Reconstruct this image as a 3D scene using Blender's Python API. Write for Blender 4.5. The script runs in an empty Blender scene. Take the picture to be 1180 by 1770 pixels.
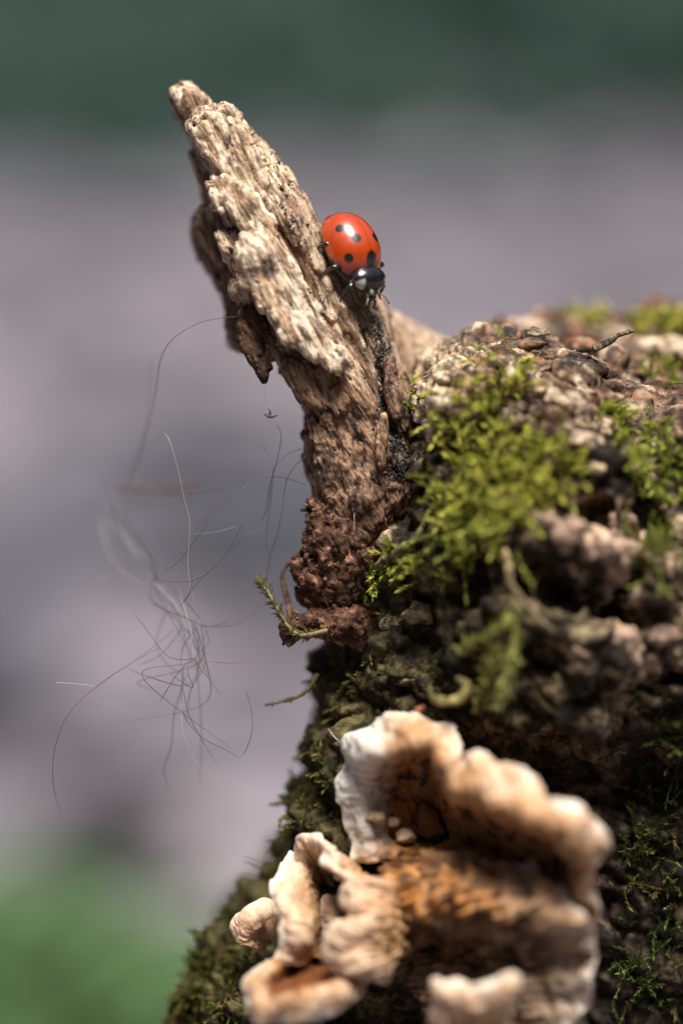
import bpy, math, random
import numpy as np
from mathutils import Vector, Matrix
R = math.radians
random.seed(7); rng = np.random.default_rng(7)
# ------------------------------------------------------------------ camera, world, sun, exposure
S, D = 0.054, 265.0            # mm per photo pixel in the plane of focus, camera to that plane in mm
PITCH, H = R(12.0), 0.200      # camera looks down a little; plane of focus is 20 cm above the ground
CP, SP = math.cos(PITCH), math.sin(PITCH)
sc = bpy.context.scene
cam_d = bpy.data.cameras.new('camera'); cam = bpy.data.objects.new('camera', cam_d); sc.collection.objects.link(cam)
cam_d.sensor_fit = 'VERTICAL'; cam_d.sensor_height = 36.0; cam_d.sensor_width = 24.0
cam_d.lens = 36.0 * D / (1770 * S)
cam_d.clip_start = 0.01; cam_d.clip_end = 200
cam.location = (0, -D * .001 * CP, H + D * .001 * SP)
cam.rotation_euler = (R(90) - PITCH, 0, 0)
cam_d.dof.use_dof = True; cam_d.dof.focus_distance = D * .001 - .0005
cam_d.dof.aperture_fstop = cam_d.lens / 18.5; cam_d.dof.aperture_blades = 0
sc.camera = cam
SUN = Vector((0.08, -0.27, 0.95)).normalized()
w = bpy.data.worlds.new('World'); sc.world = w; w.use_nodes = True
wn = w.node_tree.nodes; wl = w.node_tree.links
sky = wn.new('ShaderNodeTexSky'); sky.sky_type = 'NISHITA'; sky.sun_disc = False
sky.sun_elevation = math.asin(SUN.z); sky.sun_rotation = math.atan2(SUN.x, SUN.y)
sky.dust_density = 3.0
wl.new(sky.outputs[0], wn['Background'].inputs[0]); wn['Background'].inputs[1].default_value = 0.05
sl = bpy.data.lights.new('sun', 'SUN'); sl.energy = 5.0; sl.angle = R(27); sl.color = (1, .965, .92)
so = bpy.data.objects.new('sun', sl); sc.collection.objects.link(so)
so.rotation_euler = SUN.to_track_quat('Z', 'Y').to_euler()
sc.view_settings.view_transform = 'Standard'; sc.view_settings.look = 'None'
sc.view_settings.exposure = 0.85; sc.view_settings.gamma = 1.0; sc.view_settings.use_curve_mapping = False
sc.cycles.use_denoising = True; sc.cycles.max_bounces = 6; sc.cycles.diffuse_bounces = 3
sc.cycles.use_adaptive_sampling = True; sc.cycles.adaptive_threshold = 0.01

# ------------------------------------------------------------------ coordinates
# "view" coordinates in mm: x right, y depth behind the plane of focus, z up along the picture; a rigid turn leads to the world
def pt(px, py, d=0.0):
    k = S * (1 + d / D)
    return np.array([(px - 590) * k, d, (885 - py) * k])
def pts(l): return np.array([pt(*a) for a in l])
def topx(v):
    k = S * (1 + v[:, 1] / D)
    return 590 + v[:, 0] / k, 885 - v[:, 2] / k
def world(v):
    v = np.asarray(v, dtype=np.float64)
    return np.stack([v[:, 0], v[:, 1] * CP + v[:, 2] * SP, -v[:, 1] * SP + v[:, 2] * CP], 1) * .001 + np.array([0, 0, H])
# ------------------------------------------------------------------ noise
_perm = rng.permutation(256).astype(np.int32); _g = rng.normal(size=(256, 3)).astype(np.float32)
_g /= np.linalg.norm(_g, axis=1)[:, None]; _rp = rng.random((256, 3)).astype(np.float32)
def _h(i, j, k): return _perm[(_perm[(_perm[i & 255] + j) & 255] + k) & 255]
def pn(p, seed=0):
    p = np.asarray(p, np.float32) + np.float32(seed * 17.31)
    i = np.floor(p).astype(np.int32); f = p - i; u = f * f * f * (f * (f * 6 - 15) + 10)
    out = np.zeros(len(p), np.float32)
    for a in (0, 1):
        wa = u[:, 0] if a else 1 - u[:, 0]
        for b in (0, 1):
            wb = u[:, 1] if b else 1 - u[:, 1]
            for c in (0, 1):
                wc = u[:, 2] if c else 1 - u[:, 2]
                g = _g[_h(i[:, 0] + a, i[:, 1] + b, i[:, 2] + c)]
                out += wa * wb * wc * (g[:, 0] * (f[:, 0] - a) + g[:, 1] * (f[:, 1] - b) + g[:, 2] * (f[:, 2] - c))
    return out * 1.6
def fbm(p, o=4, seed=0, gain=.5):
    s = np.zeros(len(p), np.float32); a = 1.0; q = np.asarray(p, np.float32)
    for k in range(o):
        s += a * pn(q, seed + k); a *= gain; q = q * 2.03
    return s
def ridged(p, o=3, seed=0):
    s = np.zeros(len(p), np.float32); a = 1.0; q = np.asarray(p, np.float32)
    for k in range(o):
        s += a * (1 - 2 * np.abs(pn(q, seed + k))); a *= .5; q = q * 2.1
    return s
def worley(p, seed=0):
    p = np.asarray(p, np.float32) + np.float32(seed * 9.7); i = np.floor(p).astype(np.int32); f = p - i
    f1 = np.full(len(p), 9, np.float32); f2 = f1.copy()
    for a in (-1, 0, 1):
        for b in (-1, 0, 1):
            for c in (-1, 0, 1):
                o = _rp[_h(i[:, 0] + a, i[:, 1] + b, i[:, 2] + c)]
                d = (o[:, 0] + a - f[:, 0]) ** 2 + (o[:, 1] + b - f[:, 1]) ** 2 + (o[:, 2] + c - f[:, 2]) ** 2
                m = d < f1; f2 = np.where(m, f1, np.minimum(f2, d)); f1 = np.where(m, d, f1)
    return np.sqrt(f1), np.sqrt(f2)
def sstep(a, b, x):
    t = np.clip((x - a) / (b - a), 0, 1); return t * t * (3 - 2 * t)
def terrace(x, n=1.0, sharp=.25):
    t = x * n; f = np.floor(t); return (f + sstep(.5 - sharp, .5 + sharp, t - f)) / n
def mixc(a, b, t): return a + (np.asarray(b) - a) * np.clip(t, 0, 1)[:, None]
# ------------------------------------------------------------------ signed distance shapes and surface nets
def polysdf(X, Z, P):
    d = np.full(X.shape, 1e9, np.float32); inside = np.zeros(X.shape, bool); n = len(P)
    for k in range(n):
        a, b = P[k], P[(k + 1) % n]; ex, ez = b[0] - a[0], b[1] - a[1]
        wx, wz = X - a[0], Z - a[1]; t = np.clip((wx * ex + wz * ez) / (ex * ex + ez * ez + 1e-9), 0, 1)
        d = np.minimum(d, (wx - ex * t) ** 2 + (wz - ez * t) ** 2)
        c = (a[1] > Z) != (b[1] > Z)
        inside ^= c & (X < (b[0] - a[0]) * (Z - a[1]) / (b[1] - a[1] + 1e-9) + a[0])
    return np.where(inside, -1, 1) * np.sqrt(d)
def smin(a, b, k):
    h = np.clip(.5 + .5 * (b - a) / k, 0, 1); return b + (a - b) * h - k * h * (1 - h)
class Grid:
    def __init__(s, lo, hi, h):
        s.lo = np.array(lo, np.float32); s.h = h
        s.n = np.ceil((np.array(hi) - lo) / h).astype(int) + 1
        s.x, s.y, s.z = [(s.lo[k] + h * np.arange(s.n[k])).astype(np.float32) for k in range(3)]
        s.X, s.Y, s.Z = s.x[:, None, None], s.y[None, :, None], s.z[None, None, :]
        s.f = np.full(s.n, 1e3, np.float32)
    def ell(s, px, py, d, r, k=2.0, sub=False):
        c = pt(px, py, d); r = np.array(r, np.float32)
        q = np.sqrt(((s.X - c[0]) / r[0]) ** 2 + ((s.Y - c[1]) / r[1]) ** 2 + ((s.Z - c[2]) / r[2]) ** 2)
        g = ((q - 1) * r.min()).astype(np.float32)
        s.f = -smin(-s.f, g, k) if sub else smin(s.f, g, k)
    def caps(s, P, rad, k=1.5, sub=False):
        P = pts(P); g = None
        for a, b, ra, rb in zip(P[:-1], P[1:], rad[:-1], rad[1:]):
            e = b - a; t = ((s.X - a[0]) * e[0] + (s.Y - a[1]) * e[1] + (s.Z - a[2]) * e[2]) / (e @ e)
            t = np.clip(t, 0, 1)
            q = np.sqrt((s.X - a[0] - e[0] * t) ** 2 + (s.Y - a[1] - e[1] * t) ** 2 + (s.Z - a[2] - e[2] * t) ** 2) - (ra + (rb - ra) * t)
            g = q if g is None else np.minimum(g, q)
        g = g.astype(np.float32)
        s.f = -smin(-s.f, g, k) if sub else smin(s.f, g, k)
    def slab(s, poly, dep, T, r, k=1.0, rag=0.0, wob=0.0, seed=0, rs=.55, ang=R(24), inset=0.0):
        # poly in photo pixels, dep = depth of the mid sheet as (d, d per mm x, d per mm z) , T half thickness
        dm = dep[0]; P = [pt(a, b, dm)[[0, 2]] for a, b in poly]
        X2, Z2 = np.meshgrid(s.x, s.z, indexing='ij'); sd = polysdf(X2, Z2, P) + inset
        q = np.stack([X2.ravel(), Z2.ravel() * 1.0, np.zeros(X2.size)], 1)
        if rag: sd = sd + rag * 1.3 * fbm(np.stack([(q[:, 0] * math.cos(ang) + q[:, 1] * math.sin(ang)) / rs, (-q[:, 0] * math.sin(ang) + q[:, 1] * math.cos(ang)) / (rs * 6), q[:, 2]], 1), 3, seed + 3, .6).reshape(X2.shape)
        c = np.mean(P, 0); y0 = dm + dep[1] * (X2 - c[0]) + dep[2] * (Z2 - c[1])
        if wob: y0 = y0 + wob * fbm(q / 5, 2, seed).reshape(X2.shape)
        q1 = (sd + r)[:, None, :]; q2 = np.abs(s.Y - y0[:, None, :]) - T + r
        g = np.sqrt(np.maximum(q1, 0) ** 2 + np.maximum(q2, 0) ** 2) + np.minimum(np.maximum(q1, q2), 0) - r
        s.f = smin(s.f, g.astype(np.float32), k)
    def mesh(s):
        f = s.f; sg = f < 0; n = s.n
        cnt = np.zeros(n - 1, np.int8)
        for a in (0, 1):
            for b in (0, 1):
                for c in (0, 1): cnt += sg[a:n[0] - 1 + a, b:n[1] - 1 + b, c:n[2] - 1 + c]
        act = (cnt > 0) & (cnt < 8); idx = np.full(n - 1, -1, np.int64); I = np.argwhere(act); idx[act] = np.arange(len(I))
        C = np.zeros((8, len(I)), np.float32); O = [(a, b, c) for a in (0, 1) for b in (0, 1) for c in (0, 1)]
        for m, (a, b, c) in enumerate(O): C[m] = f[I[:, 0] + a, I[:, 1] + b, I[:, 2] + c]
        acc = np.zeros((len(I), 3), np.float32); num = np.zeros(len(I), np.float32)
        for i in range(8):
            for j in range(i + 1, 8):
                dd = np.array(O[j]) - np.array(O[i])
                if np.abs(dd).sum() != 1: continue
                m = (C[i] < 0) != (C[j] < 0); t = np.where(m, C[i] / (C[i] - C[j] + 1e-12), 0)
                acc += m[:, None] * (np.array(O[i]) + t[:, None] * dd); num += m
        V = s.lo + s.h * (I + acc / num[:, None]); F = []
        for ax in range(3):
            sl0 = [slice(None)] * 3; sl1 = [slice(None)] * 3; sl0[ax] = slice(0, -1); sl1[ax] = slice(1, None)
            e = sg[tuple(sl0)] != sg[tuple(sl1)]; E = np.argwhere(e); b, c = (ax + 1) % 3, (ax + 2) % 3
            ok = (E[:, b] > 0) & (E[:, c] > 0) & (E[:, b] < n[b] - 1) & (E[:, c] < n[c] - 1); E = E[ok]
            q = []
            for (ob, oc) in ((-1, -1), (0, -1), (0, 0), (-1, 0)):
                G = E.copy(); G[:, b] += ob; G[:, c] += oc; q.append(idx[G[:, 0], G[:, 1], G[:, 2]])
            q = np.stack(q, 1); fl = sg[tuple(sl0)][tuple(E.T)]; q[~fl] = q[~fl][:, ::-1]; F.append(q)
        return V.astype(np.float64), np.concatenate(F)
def vnorm(V, F):
    F = np.asarray(F); a = V[F[:, 2]] - V[F[:, 0]]; b = V[F[:, -1]] - V[F[:, 1]] if F.shape[1] == 4 else V[F[:, 1]] - V[F[:, 0]]
    fn = np.cross(a, b) if F.shape[1] == 4 else np.cross(b, a)
    N = np.zeros_like(V)
    for k in range(F.shape[1]):
        for c in range(3): N[:, c] += np.bincount(F[:, k], fn[:, c], len(V))
    return N / (np.linalg.norm(N, axis=1)[:, None] + 1e-12)
# ------------------------------------------------------------------ objects
col = sc.collection
def make_mesh(name, V, F, colr=None, smooth=True):
    me = bpy.data.meshes.new(name)
    if isinstance(F, np.ndarray):
        n, k = F.shape; me.vertices.add(len(V)); me.vertices.foreach_set('co', np.asarray(V, np.float32).ravel())
        me.loops.add(n * k); me.loops.foreach_set('vertex_index', F.astype(np.int32).ravel())
        me.polygons.add(n); me.polygons.foreach_set('loop_start', np.arange(n, dtype=np.int32) * k)
        me.update(calc_edges=True)
    else:
        me.from_pydata([tuple(v) for v in V], [], F); me.update()
    me.polygons.foreach_set('use_smooth', [smooth] * len(me.polygons))
    if colr is not None:
        at = me.color_attributes.new('Col', 'FLOAT_COLOR', 'POINT')
        c = np.ones((len(V), 4), np.float32); c[:, :3] = np.clip(colr, 0, 1); at.data.foreach_set('color', c.ravel())
    return me
def empty(name, base_v, label, cat, group=None, isworld=False):
    o = bpy.data.objects.new(name, None); o.empty_display_size = .005
    o.location = base_v if isworld else world(np.array([base_v]))[0]
    col.objects.link(o); o['label'] = label; o['category'] = cat
    if group: o['group'] = group
    return o
def add(name, V, F, mat, parent=None, root=None, colr=None, smooth=True, isworld=False, label=None, cat=None, group=None, kind=None):
    W = np.asarray(V, float) if isworld else world(V)
    r = root or parent
    base = np.array(r.location) if r else np.array([W[:, 0].mean(), W[:, 1].mean(), W[:, 2].min()])
    o = bpy.data.objects.new(name, make_mesh(name, W - base, F, colr, smooth)); col.objects.link(o)
    if r: o.parent = parent
    else: o.location = base
    if mat: o.data.materials.append(mat)
    for k, x in (('label', label), ('category', cat), ('group', group), ('kind', kind)):
        if x: o[k] = x
    return o
# ------------------------------------------------------------------ materials
def mat(name, base=(.5, .5, .5), rough=.8, attr=True, var=.25, vscale=2500, bump=.3, bscale=4000, bdist=.0001, sss=0, coat=0, spec=.3, trans=0, stretch=None, extra=None, ssr=(.0012, .0006, .0003), speck=None):
    m = bpy.data.materials.new(name); m.use_nodes = True; nt = m.node_tree; N, L = nt.nodes, nt.links
    b = N['Principled BSDF']; b.inputs['Roughness'].default_value = rough; b.inputs['Specular IOR Level'].default_value = spec
    if coat: b.inputs['Coat Weight'].default_value = coat; b.inputs['Coat Roughness'].default_value = .1
    tc = N.new('ShaderNodeTexCoord'); mp = N.new('ShaderNodeMapping'); L.new(tc.outputs['Object'], mp.inputs[0])
    if stretch: mp.vector_type = 'TEXTURE'; mp.inputs['Rotation'].default_value = stretch[0]; mp.inputs['Scale'].default_value = stretch[1]
    if attr:
        at = N.new('ShaderNodeAttribute'); at.attribute_name = 'Col'; src = at.outputs['Color']
    else:
        rgb = N.new('ShaderNodeRGB'); rgb.outputs[0].default_value = (*base, 1); src = rgb.outputs[0]
    if var:
        nz = N.new('ShaderNodeTexNoise'); nz.inputs['Scale'].default_value = vscale; nz.inputs['Detail'].default_value = 5; L.new(mp.outputs[0], nz.inputs['Vector'])
        mr = N.new('ShaderNodeMapRange'); mr.inputs[1].default_value = .3; mr.inputs[2].default_value = .7
        mr.inputs[3].default_value = 1 - var; mr.inputs[4].default_value = 1 + var; L.new(nz.outputs[0], mr.inputs[0])
        mx = N.new('ShaderNodeVectorMath'); mx.operation = 'SCALE'; L.new(src, mx.inputs[0]); L.new(mr.outputs[0], mx.inputs['Scale']); src = mx.outputs[0]
    if speck:   # fine darker fibres and grains in the material itself
        n3 = N.new('ShaderNodeTexNoise'); n3.inputs['Scale'].default_value = speck[1]; n3.inputs['Detail'].default_value = 7; n3.inputs['Roughness'].default_value = .65; L.new(mp.outputs[0], n3.inputs['Vector'])
        m3 = N.new('ShaderNodeMapRange'); m3.inputs[1].default_value = speck[0]; m3.inputs[2].default_value = speck[0] + .16; m3.inputs[3].default_value = 1 - speck[2]; m3.inputs[4].default_value = 1.06; L.new(n3.outputs[0], m3.inputs[0])
        x3 = N.new('ShaderNodeVectorMath'); x3.operation = 'SCALE'; L.new(src, x3.inputs[0]); L.new(m3.outputs[0], x3.inputs['Scale']); src = x3.outputs[0]
    L.new(src, b.inputs['Base Color'])
    if bump:
        n2 = N.new('ShaderNodeTexNoise'); n2.inputs['Scale'].default_value = bscale; n2.inputs['Detail'].default_value = 6; L.new(mp.outputs[0], n2.inputs['Vector'])
        bp = N.new('ShaderNodeBump'); bp.inputs['Strength'].default_value = bump; bp.inputs['Distance'].default_value = bdist
        L.new(n2.outputs[0], bp.inputs['Height']); L.new(bp.outputs[0], b.inputs['Normal'])
    if sss:
        b.inputs['Subsurface Weight'].default_value = sss; b.inputs['Subsurface Radius'].default_value = ssr; b.inputs['Subsurface Scale'].default_value = 1.0
    if trans:
        tr = N.new('ShaderNodeBsdfTranslucent'); L.new(src, tr.inputs[0]); ms = N.new('ShaderNodeMixShader'); ms.inputs[0].default_value = trans
        L.new(b.outputs[0], ms.inputs[1]); L.new(tr.outputs[0], ms.inputs[2]); L.new(ms.outputs[0], N['Material Output'].inputs[0])
    return m
M = {}
M['wood'] = mat('weathered_wood', rough=.85, var=.3, vscale=1500, bump=1.0, bscale=2600, bdist=.0004, spec=.2, stretch=((0, R(-24), 0), (.5, .5, 3.2)), speck=(.38, 1400, .75))
M['rot'] = mat('rotten_wood', rough=.9, var=.35, vscale=2200, bump=.9, bscale=2600, bdist=.0002, spec=.15, speck=(.4, 1500, .6))
M['bark'] = mat('mossy_bark', rough=.85, var=.35, vscale=900, bump=.9, bscale=1600, bdist=.0003, spec=.2, speck=(.42, 1000, .75))
M['moss'] = mat('moss_leaf', rough=.5, var=.15, vscale=1500, bump=0, trans=.35, spec=.3)
M['fungus'] = mat('fungus_flesh', rough=.55, var=.16, vscale=700, bump=.7, bscale=1500, bdist=.00025, sss=.3, spec=.35)
M['black'] = mat('black_crust', base=(.012, .014, .015), rough=.35, attr=False, var=0, bump=0, spec=.5)
M['hair'] = mat('hair', rough=.4, var=0, bump=0, spec=.5)
M['leaf'] = mat('green_leaf', rough=.5, var=.15, vscale=60, bump=0, trans=.3)
M['litter'] = mat('leaf_litter', rough=.75, var=.15, vscale=60, bump=0)

# ================================================================== SETTING
def ground_mat():
    m = bpy.data.materials.new('path_soil'); m.use_nodes = True; N, L = m.node_tree.nodes, m.node_tree.links; b = N['Principled BSDF']
    b.inputs['Roughness'].default_value = .9
    tc = N.new('ShaderNodeTexCoord')
    n1 = N.new('ShaderNodeTexNoise'); n1.inputs['Scale'].default_value = 4.5; n1.inputs['Detail'].default_value = 6; n1.inputs['Roughness'].default_value = .6; L.new(tc.outputs['Object'], n1.inputs['Vector'])
    cr = N.new('ShaderNodeValToRGB'); L.new(n1.outputs[0], cr.inputs[0]); e = cr.color_ramp.elements
    e[0].position = .3; e[0].color = (.064, .059, .071, 1); e[1].position = .72; e[1].color = (.155, .135, .156, 1)
    k = cr.color_ramp.elements.new(.5); k.color = (.113, .098, .116, 1)
    L.new(cr.outputs[0], b.inputs['Base Color'])
    n2 = N.new('ShaderNodeTexNoise'); n2.inputs['Scale'].default_value = 120; n2.inputs['Detail'].default_value = 5; L.new(tc.outputs['Object'], n2.inputs['Vector'])
    bp = N.new('ShaderNodeBump'); bp.inputs['Strength'].default_value = .6; bp.inputs['Distance'].default_value = .01; L.new(n2.outputs[0], bp.inputs['Height']); L.new(bp.outputs[0], b.inputs['Normal'])
    return m
gx = np.concatenate([np.linspace(-60, -3, 20), np.linspace(-2.8, 2.8, 81), np.linspace(3, 60, 20)])
gy = np.concatenate([np.linspace(-30, -1, 12), np.linspace(-.9, 5, 90), np.linspace(5.3, 80, 40)])
GX, GY = np.meshgrid(gx, gy, indexing='ij'); q = np.stack([GX.ravel(), GY.ravel(), np.zeros(GX.size)], 1)
q[:, 2] = .012 * fbm(q / .35, 3, 5); ni, nj = GX.shape
I, J = np.meshgrid(np.arange(ni - 1), np.arange(nj - 1), indexing='ij'); a0 = (I * nj + J).ravel()
o = add('ground', q, np.stack([a0, a0 + nj, a0 + nj + 1, a0 + 1], 1), ground_mat(), isworld=True, kind='structure')

_t = np.array([0, .12, .3, .5, .7, .87, 1.0]); _w = np.array([.02, .26, .46, .5, .38, .18, .0])
LEAF_V = np.array([[k * a, t, .10 * abs(k) * a - .10 * (t - .4) ** 2] for t, a in zip(_t, _w) for k in (-1, 0, 1)])
LEAF_F = np.array([q for r in range(6) for c in (0, 1) for q in ([r * 3 + c, r * 3 + c + 1, r * 3 + c + 4], [r * 3 + c, r * 3 + c + 4, r * 3 + c + 3])])
BLADE_V = np.array([[0, 0, 0], [-.5, .4, .12], [0, .45, 0], [.5, .4, .12], [0, 1, .16]])
BLADE_F = np.array([[0, 2, 1], [0, 3, 2], [1, 2, 4], [2, 3, 4]])
def frames(dirs, up):
    d = dirs / (np.linalg.norm(dirs, axis=1)[:, None] + 1e-9); x = np.cross(d, up); x /= np.linalg.norm(x, axis=1)[:, None] + 1e-9
    return x, d, np.cross(x, d)
def blades(pos, dirs, up, L, Wd, tv=BLADE_V, tf=BLADE_F):
    x, d, z = frames(dirs, up); n = len(pos); L = np.broadcast_to(L, n)[:, None, None]; Wd = np.broadcast_to(Wd, n)[:, None, None]
    V = pos[:, None] + x[:, None] * tv[None, :, 0:1] * Wd + d[:, None] * tv[None, :, 1:2] * L + z[:, None] * tv[None, :, 2:3] * L
    F = tf[None] + (np.arange(n) * len(tv))[:, None, None]
    return V.reshape(-1, 3), F.reshape(-1, 3)
def rdir(n): v = rng.normal(size=(n, 3)); return v / np.linalg.norm(v, axis=1)[:, None]

# leaf litter over the path
n = 3200; yy = .12 + 4.2 * rng.random(n) ** 1.3; xx = rng.uniform(-1, 1, n) * (.45 + yy * .45)
zz = .012 * fbm(np.stack([xx, yy, 0 * xx], 1) / .35, 3, 5) + .004
dr = rdir(n); dr[:, 2] *= .12; up = np.tile([0, 0, 1.], (n, 1)) + rng.normal(size=(n, 3)) * .3
sz = rng.uniform(.02, .06, n)
def ground_pt(px, py):      # where the ray through a photo pixel meets the ground
    c_ = np.array(cam.location); r_ = world(pts([(px, py, 0)]))[0] - c_; return c_ - r_ * (c_[2] / r_[2])
PL = [(290, 1480, 6, .05), (230, 1450, 6, .045), (350, 1500, 6, .05), (400, 1240, 6, .05), (330, 1280, 5, .06), (450, 1300, 5, .05), (200, 1440, 5, .05), (120, 1060, 0, .10), (200, 920, 0, .12), (280, 840, 0, .11), (60, 1200, 0, .09), (100, 1330, 1, .08), (250, 900, 1, .12), (150, 780, 0, .14), (60, 900, 1, .12), (330, 1010, 0, .09),
      (380, 1180, 5, .07), (420, 700, 5, .14), (300, 640, 5, .16), (60, 1380, 0, .07), (180, 1380, 3, .06), (30, 1100, 3, .08), (120, 1250, 0, .07), (440, 1000, 0, .08), (300, 1330, 1, .06), (100, 600, 1, .2), (900, 420, 1, .35), (1100, 480, 0, .3), (250, 420, 5, .35), (700, 380, 5, .4)]
gp = np.array([ground_pt(a, b) for a, b, _, _ in PL]); xx = np.concatenate([xx, gp[:, 0]]); yy = np.concatenate([yy, gp[:, 1]]); n2_ = len(PL)
zz = np.concatenate([zz, np.full(n2_, .016)]); d2 = rdir(n2_); d2[:, 2] *= .1; dr = np.concatenate([dr, d2]); up = np.concatenate([up, np.tile([0, 0, 1.], (n2_, 1)) + rng.normal(size=(n2_, 3)) * .1]); sz = np.concatenate([sz, [min(q_[3], .12) for q_ in PL]])
V, F = blades(np.stack([xx, yy, zz], 1), dr, up, sz, sz * .75, LEAF_V, LEAF_F)
pal = .84 * np.array([[.055, .056, .07], [.08, .078, .095], [.13, .11, .115], [.155, .13, .138], [.165, .145, .16], [.22, .192, .212], [.31, .275, .295]])
cl_ = fbm(np.stack([xx, yy, 0 * xx], 1)[:n] / .12, 2, 15); pk = np.argsort(np.argsort(cl_ + rng.normal(size=n) * .18)) * len(pal) // n
pk = np.concatenate([pk, [q_[2] for q_ in PL]]); c = np.repeat(pal[pk] * rng.uniform(.8, 1.15, (len(pk), 1)), len(LEAF_V), 0)
add('leaf_litter', V, F, M['litter'], colr=c, isworld=True, kind='stuff', label='dull mauve and brown fallen leaves strewn over the path', cat='leaf litter')

# low green plants behind the foot of the stump
def crown_leaves(n, r, sz, c0, c1, flat=.5, seed=0):
    p = rdir(n) * (rng.random(n) ** .4)[:, None] * np.array(r); p[:, 2] = np.abs(p[:, 2])
    dr = p / (np.linalg.norm(p, axis=1)[:, None] + 1e-6) + rng.normal(size=(n, 3)) * .6
    V, F = blades(p, dr, np.tile([0, 0, 1.], (n, 1)) + rng.normal(size=(n, 3)) * .4, sz * rng.uniform(.7, 1.3, n), sz * .6, LEAF_V, LEAF_F)
    t = rng.random((n, 1)); c = np.repeat(np.array(c0) * (1 - t) + np.array(c1) * t, len(LEAF_V), 0)
    return V, F, c
def tube(P, rad, sides=5, closed=True):
    P = np.asarray(P, float); n = len(P); rad = np.broadcast_to(rad, n); T = np.gradient(P, axis=0); T /= np.linalg.norm(T, axis=1)[:, None] + 1e-12
    u = np.array([.3, .5, .8]); X = np.cross(T, u); X /= np.linalg.norm(X, axis=1)[:, None] + 1e-12; Y = np.cross(T, X)
    a = np.linspace(0, 2 * np.pi, sides, endpoint=False)
    V = (P[:, None] + rad[:, None, None] * (X[:, None] * np.cos(a)[None, :, None] + Y[:, None] * np.sin(a)[None, :, None])).reshape(-1, 3)
    i, j = np.meshgrid(np.arange(n - 1), np.arange(sides), indexing='ij'); i = i.ravel(); j = j.ravel(); k = (j + 1) % sides
    return V, np.stack([i * sides + j, i * sides + k, (i + 1) * sides + k, (i + 1) * sides + j], 1)
def spline(P, n):
    P = np.asarray(P, float); m = len(P); t = np.linspace(0, m - 1, n); i = np.clip(t.astype(int), 0, m - 2); f = (t - i)[:, None]
    g = lambda k: P[np.clip(k, 0, m - 1)]
    a, b, c, d = g(i - 1), g(i), g(i + 1), g(i + 2)
    return .5 * (2 * b + (c - a) * f + (2 * a - 5 * b + 4 * c - d) * f ** 2 + (3 * b - a - 3 * c + d) * f ** 3)
PG = 'low green plants behind the stump foot'
for k, (x, y, s) in enumerate([(-.088, .345, 1.0), (-.150, .345, 1.15), (-.118, .29, .85), (-.055, .31, .72), (-.20, .36, 1.1), (-.165, .385, .8), (-.03, .35, .6)]):
    e = empty('leafy_plant', (x, y, .0), 'low leafy green plant growing on the path edge behind the stump', 'plant', PG, True)
    V, F, c = crown_leaves(240, (.05 * s, .05 * s, .019 * s), .024 * s, (.035, .08, .025), (.17, .28, .12))
    V[:, 2] += .006
    add('foliage', V + np.array([x, y, 0]), F, M['leaf'], e, colr=c, isworld=True)
    for t in range(3):
        a = rng.uniform(0, 6.28); P = spline([[x, y, -.005], [x + .008 * math.cos(a), y + .008 * math.sin(a), .02], [x + .02 * math.cos(a), y + .02 * math.sin(a), .03]], 8)
        V, F = tube(P, .0012); add('stem', V, F, M['leaf'], e, colr=np.tile([.07, .10, .03], (len(V), 1)), isworld=True)
# shrubs beyond the path and the dark wood behind them
proto = None; SG = 'shrubs beyond the path'
for k in range(40):
    row = k % 2; x = -1.5 + 3.0 * (k // 2) / 12 + rng.uniform(-.12, .12); y = (2.85, 3.6)[row] + rng.uniform(-.1, .12) + .12 * x; s = (rng.uniform(.3, .40), rng.uniform(.6, .9))[row]
    if k >= 26: x = rng.uniform(-.75, .75); y = rng.uniform(2.35, 2.75); s = rng.uniform(.10, .17)
    if proto is None:
        V, F, c = crown_leaves(2600, (.5, .45, .62), .07, (.065, .115, .097), (.125, .20, .17)); V[:, 2] += .0; cm = make_mesh('crown', V, F, c); cm.materials.append(M['leaf'])
        V, F = tube(spline([[0, 0, -.05], [.02, .01, .15], [-.02, .03, .4]], 10), np.linspace(.03, .012, 10), 7); tm = make_mesh('trunk', V, F, np.tile([.06, .05, .04], (len(V), 1))); tm.materials.append(M['litter']); proto = 1
    e = empty('shrub', (x, y, 0), 'dark green leafy shrub growing beyond the far side of the path', 'shrub', SG, True)
    e.rotation_euler.z = rng.uniform(0, 6.28); e.scale = (s, s, s)
    if k >= 26: e['label'] = 'small low leafy shrub at the edge of the path before the taller shrubs'; e['group'] = 'small shrubs at the path edge'
    for nm, me in (('crown', cm), ('trunk', tm)):
        ob = bpy.data.objects.new(nm, me); col.objects.link(ob); ob.parent = e
TG = 'trees of the wood behind the shrubs'
tv, tf, tcl = crown_leaves(3500, (1.5, 1.5, 2.6), .22, (.018, .035, .02), (.035, .06, .035)); tv[:, 2] += .5
tcm = make_mesh('crown', tv, tf, tcl); tcm.materials.append(M['leaf'])
V, F = tube(spline([[0, 0, -.1], [.04, .02, 1.2], [-.05, .05, 2.6]], 12), np.linspace(.16, .05, 12), 9); ttm = make_mesh('trunk', V, F, np.tile([.07, .055, .045], (len(V), 1))); ttm.materials.append(M['litter'])
ring = [(-6 + 1.2 * k + rng.uniform(-.3, .3), 7.2 + rng.uniform(-.6, 1.5)) for k in range(11)] + [(5.4 * math.cos(a) * rng.uniform(.9, 1.15), 1 + 5.4 * math.sin(a) * rng.uniform(.9, 1.15)) for a in np.linspace(R(150), R(390), 15)]  # second list: unseen trees added round the camera to darken the side light
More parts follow.
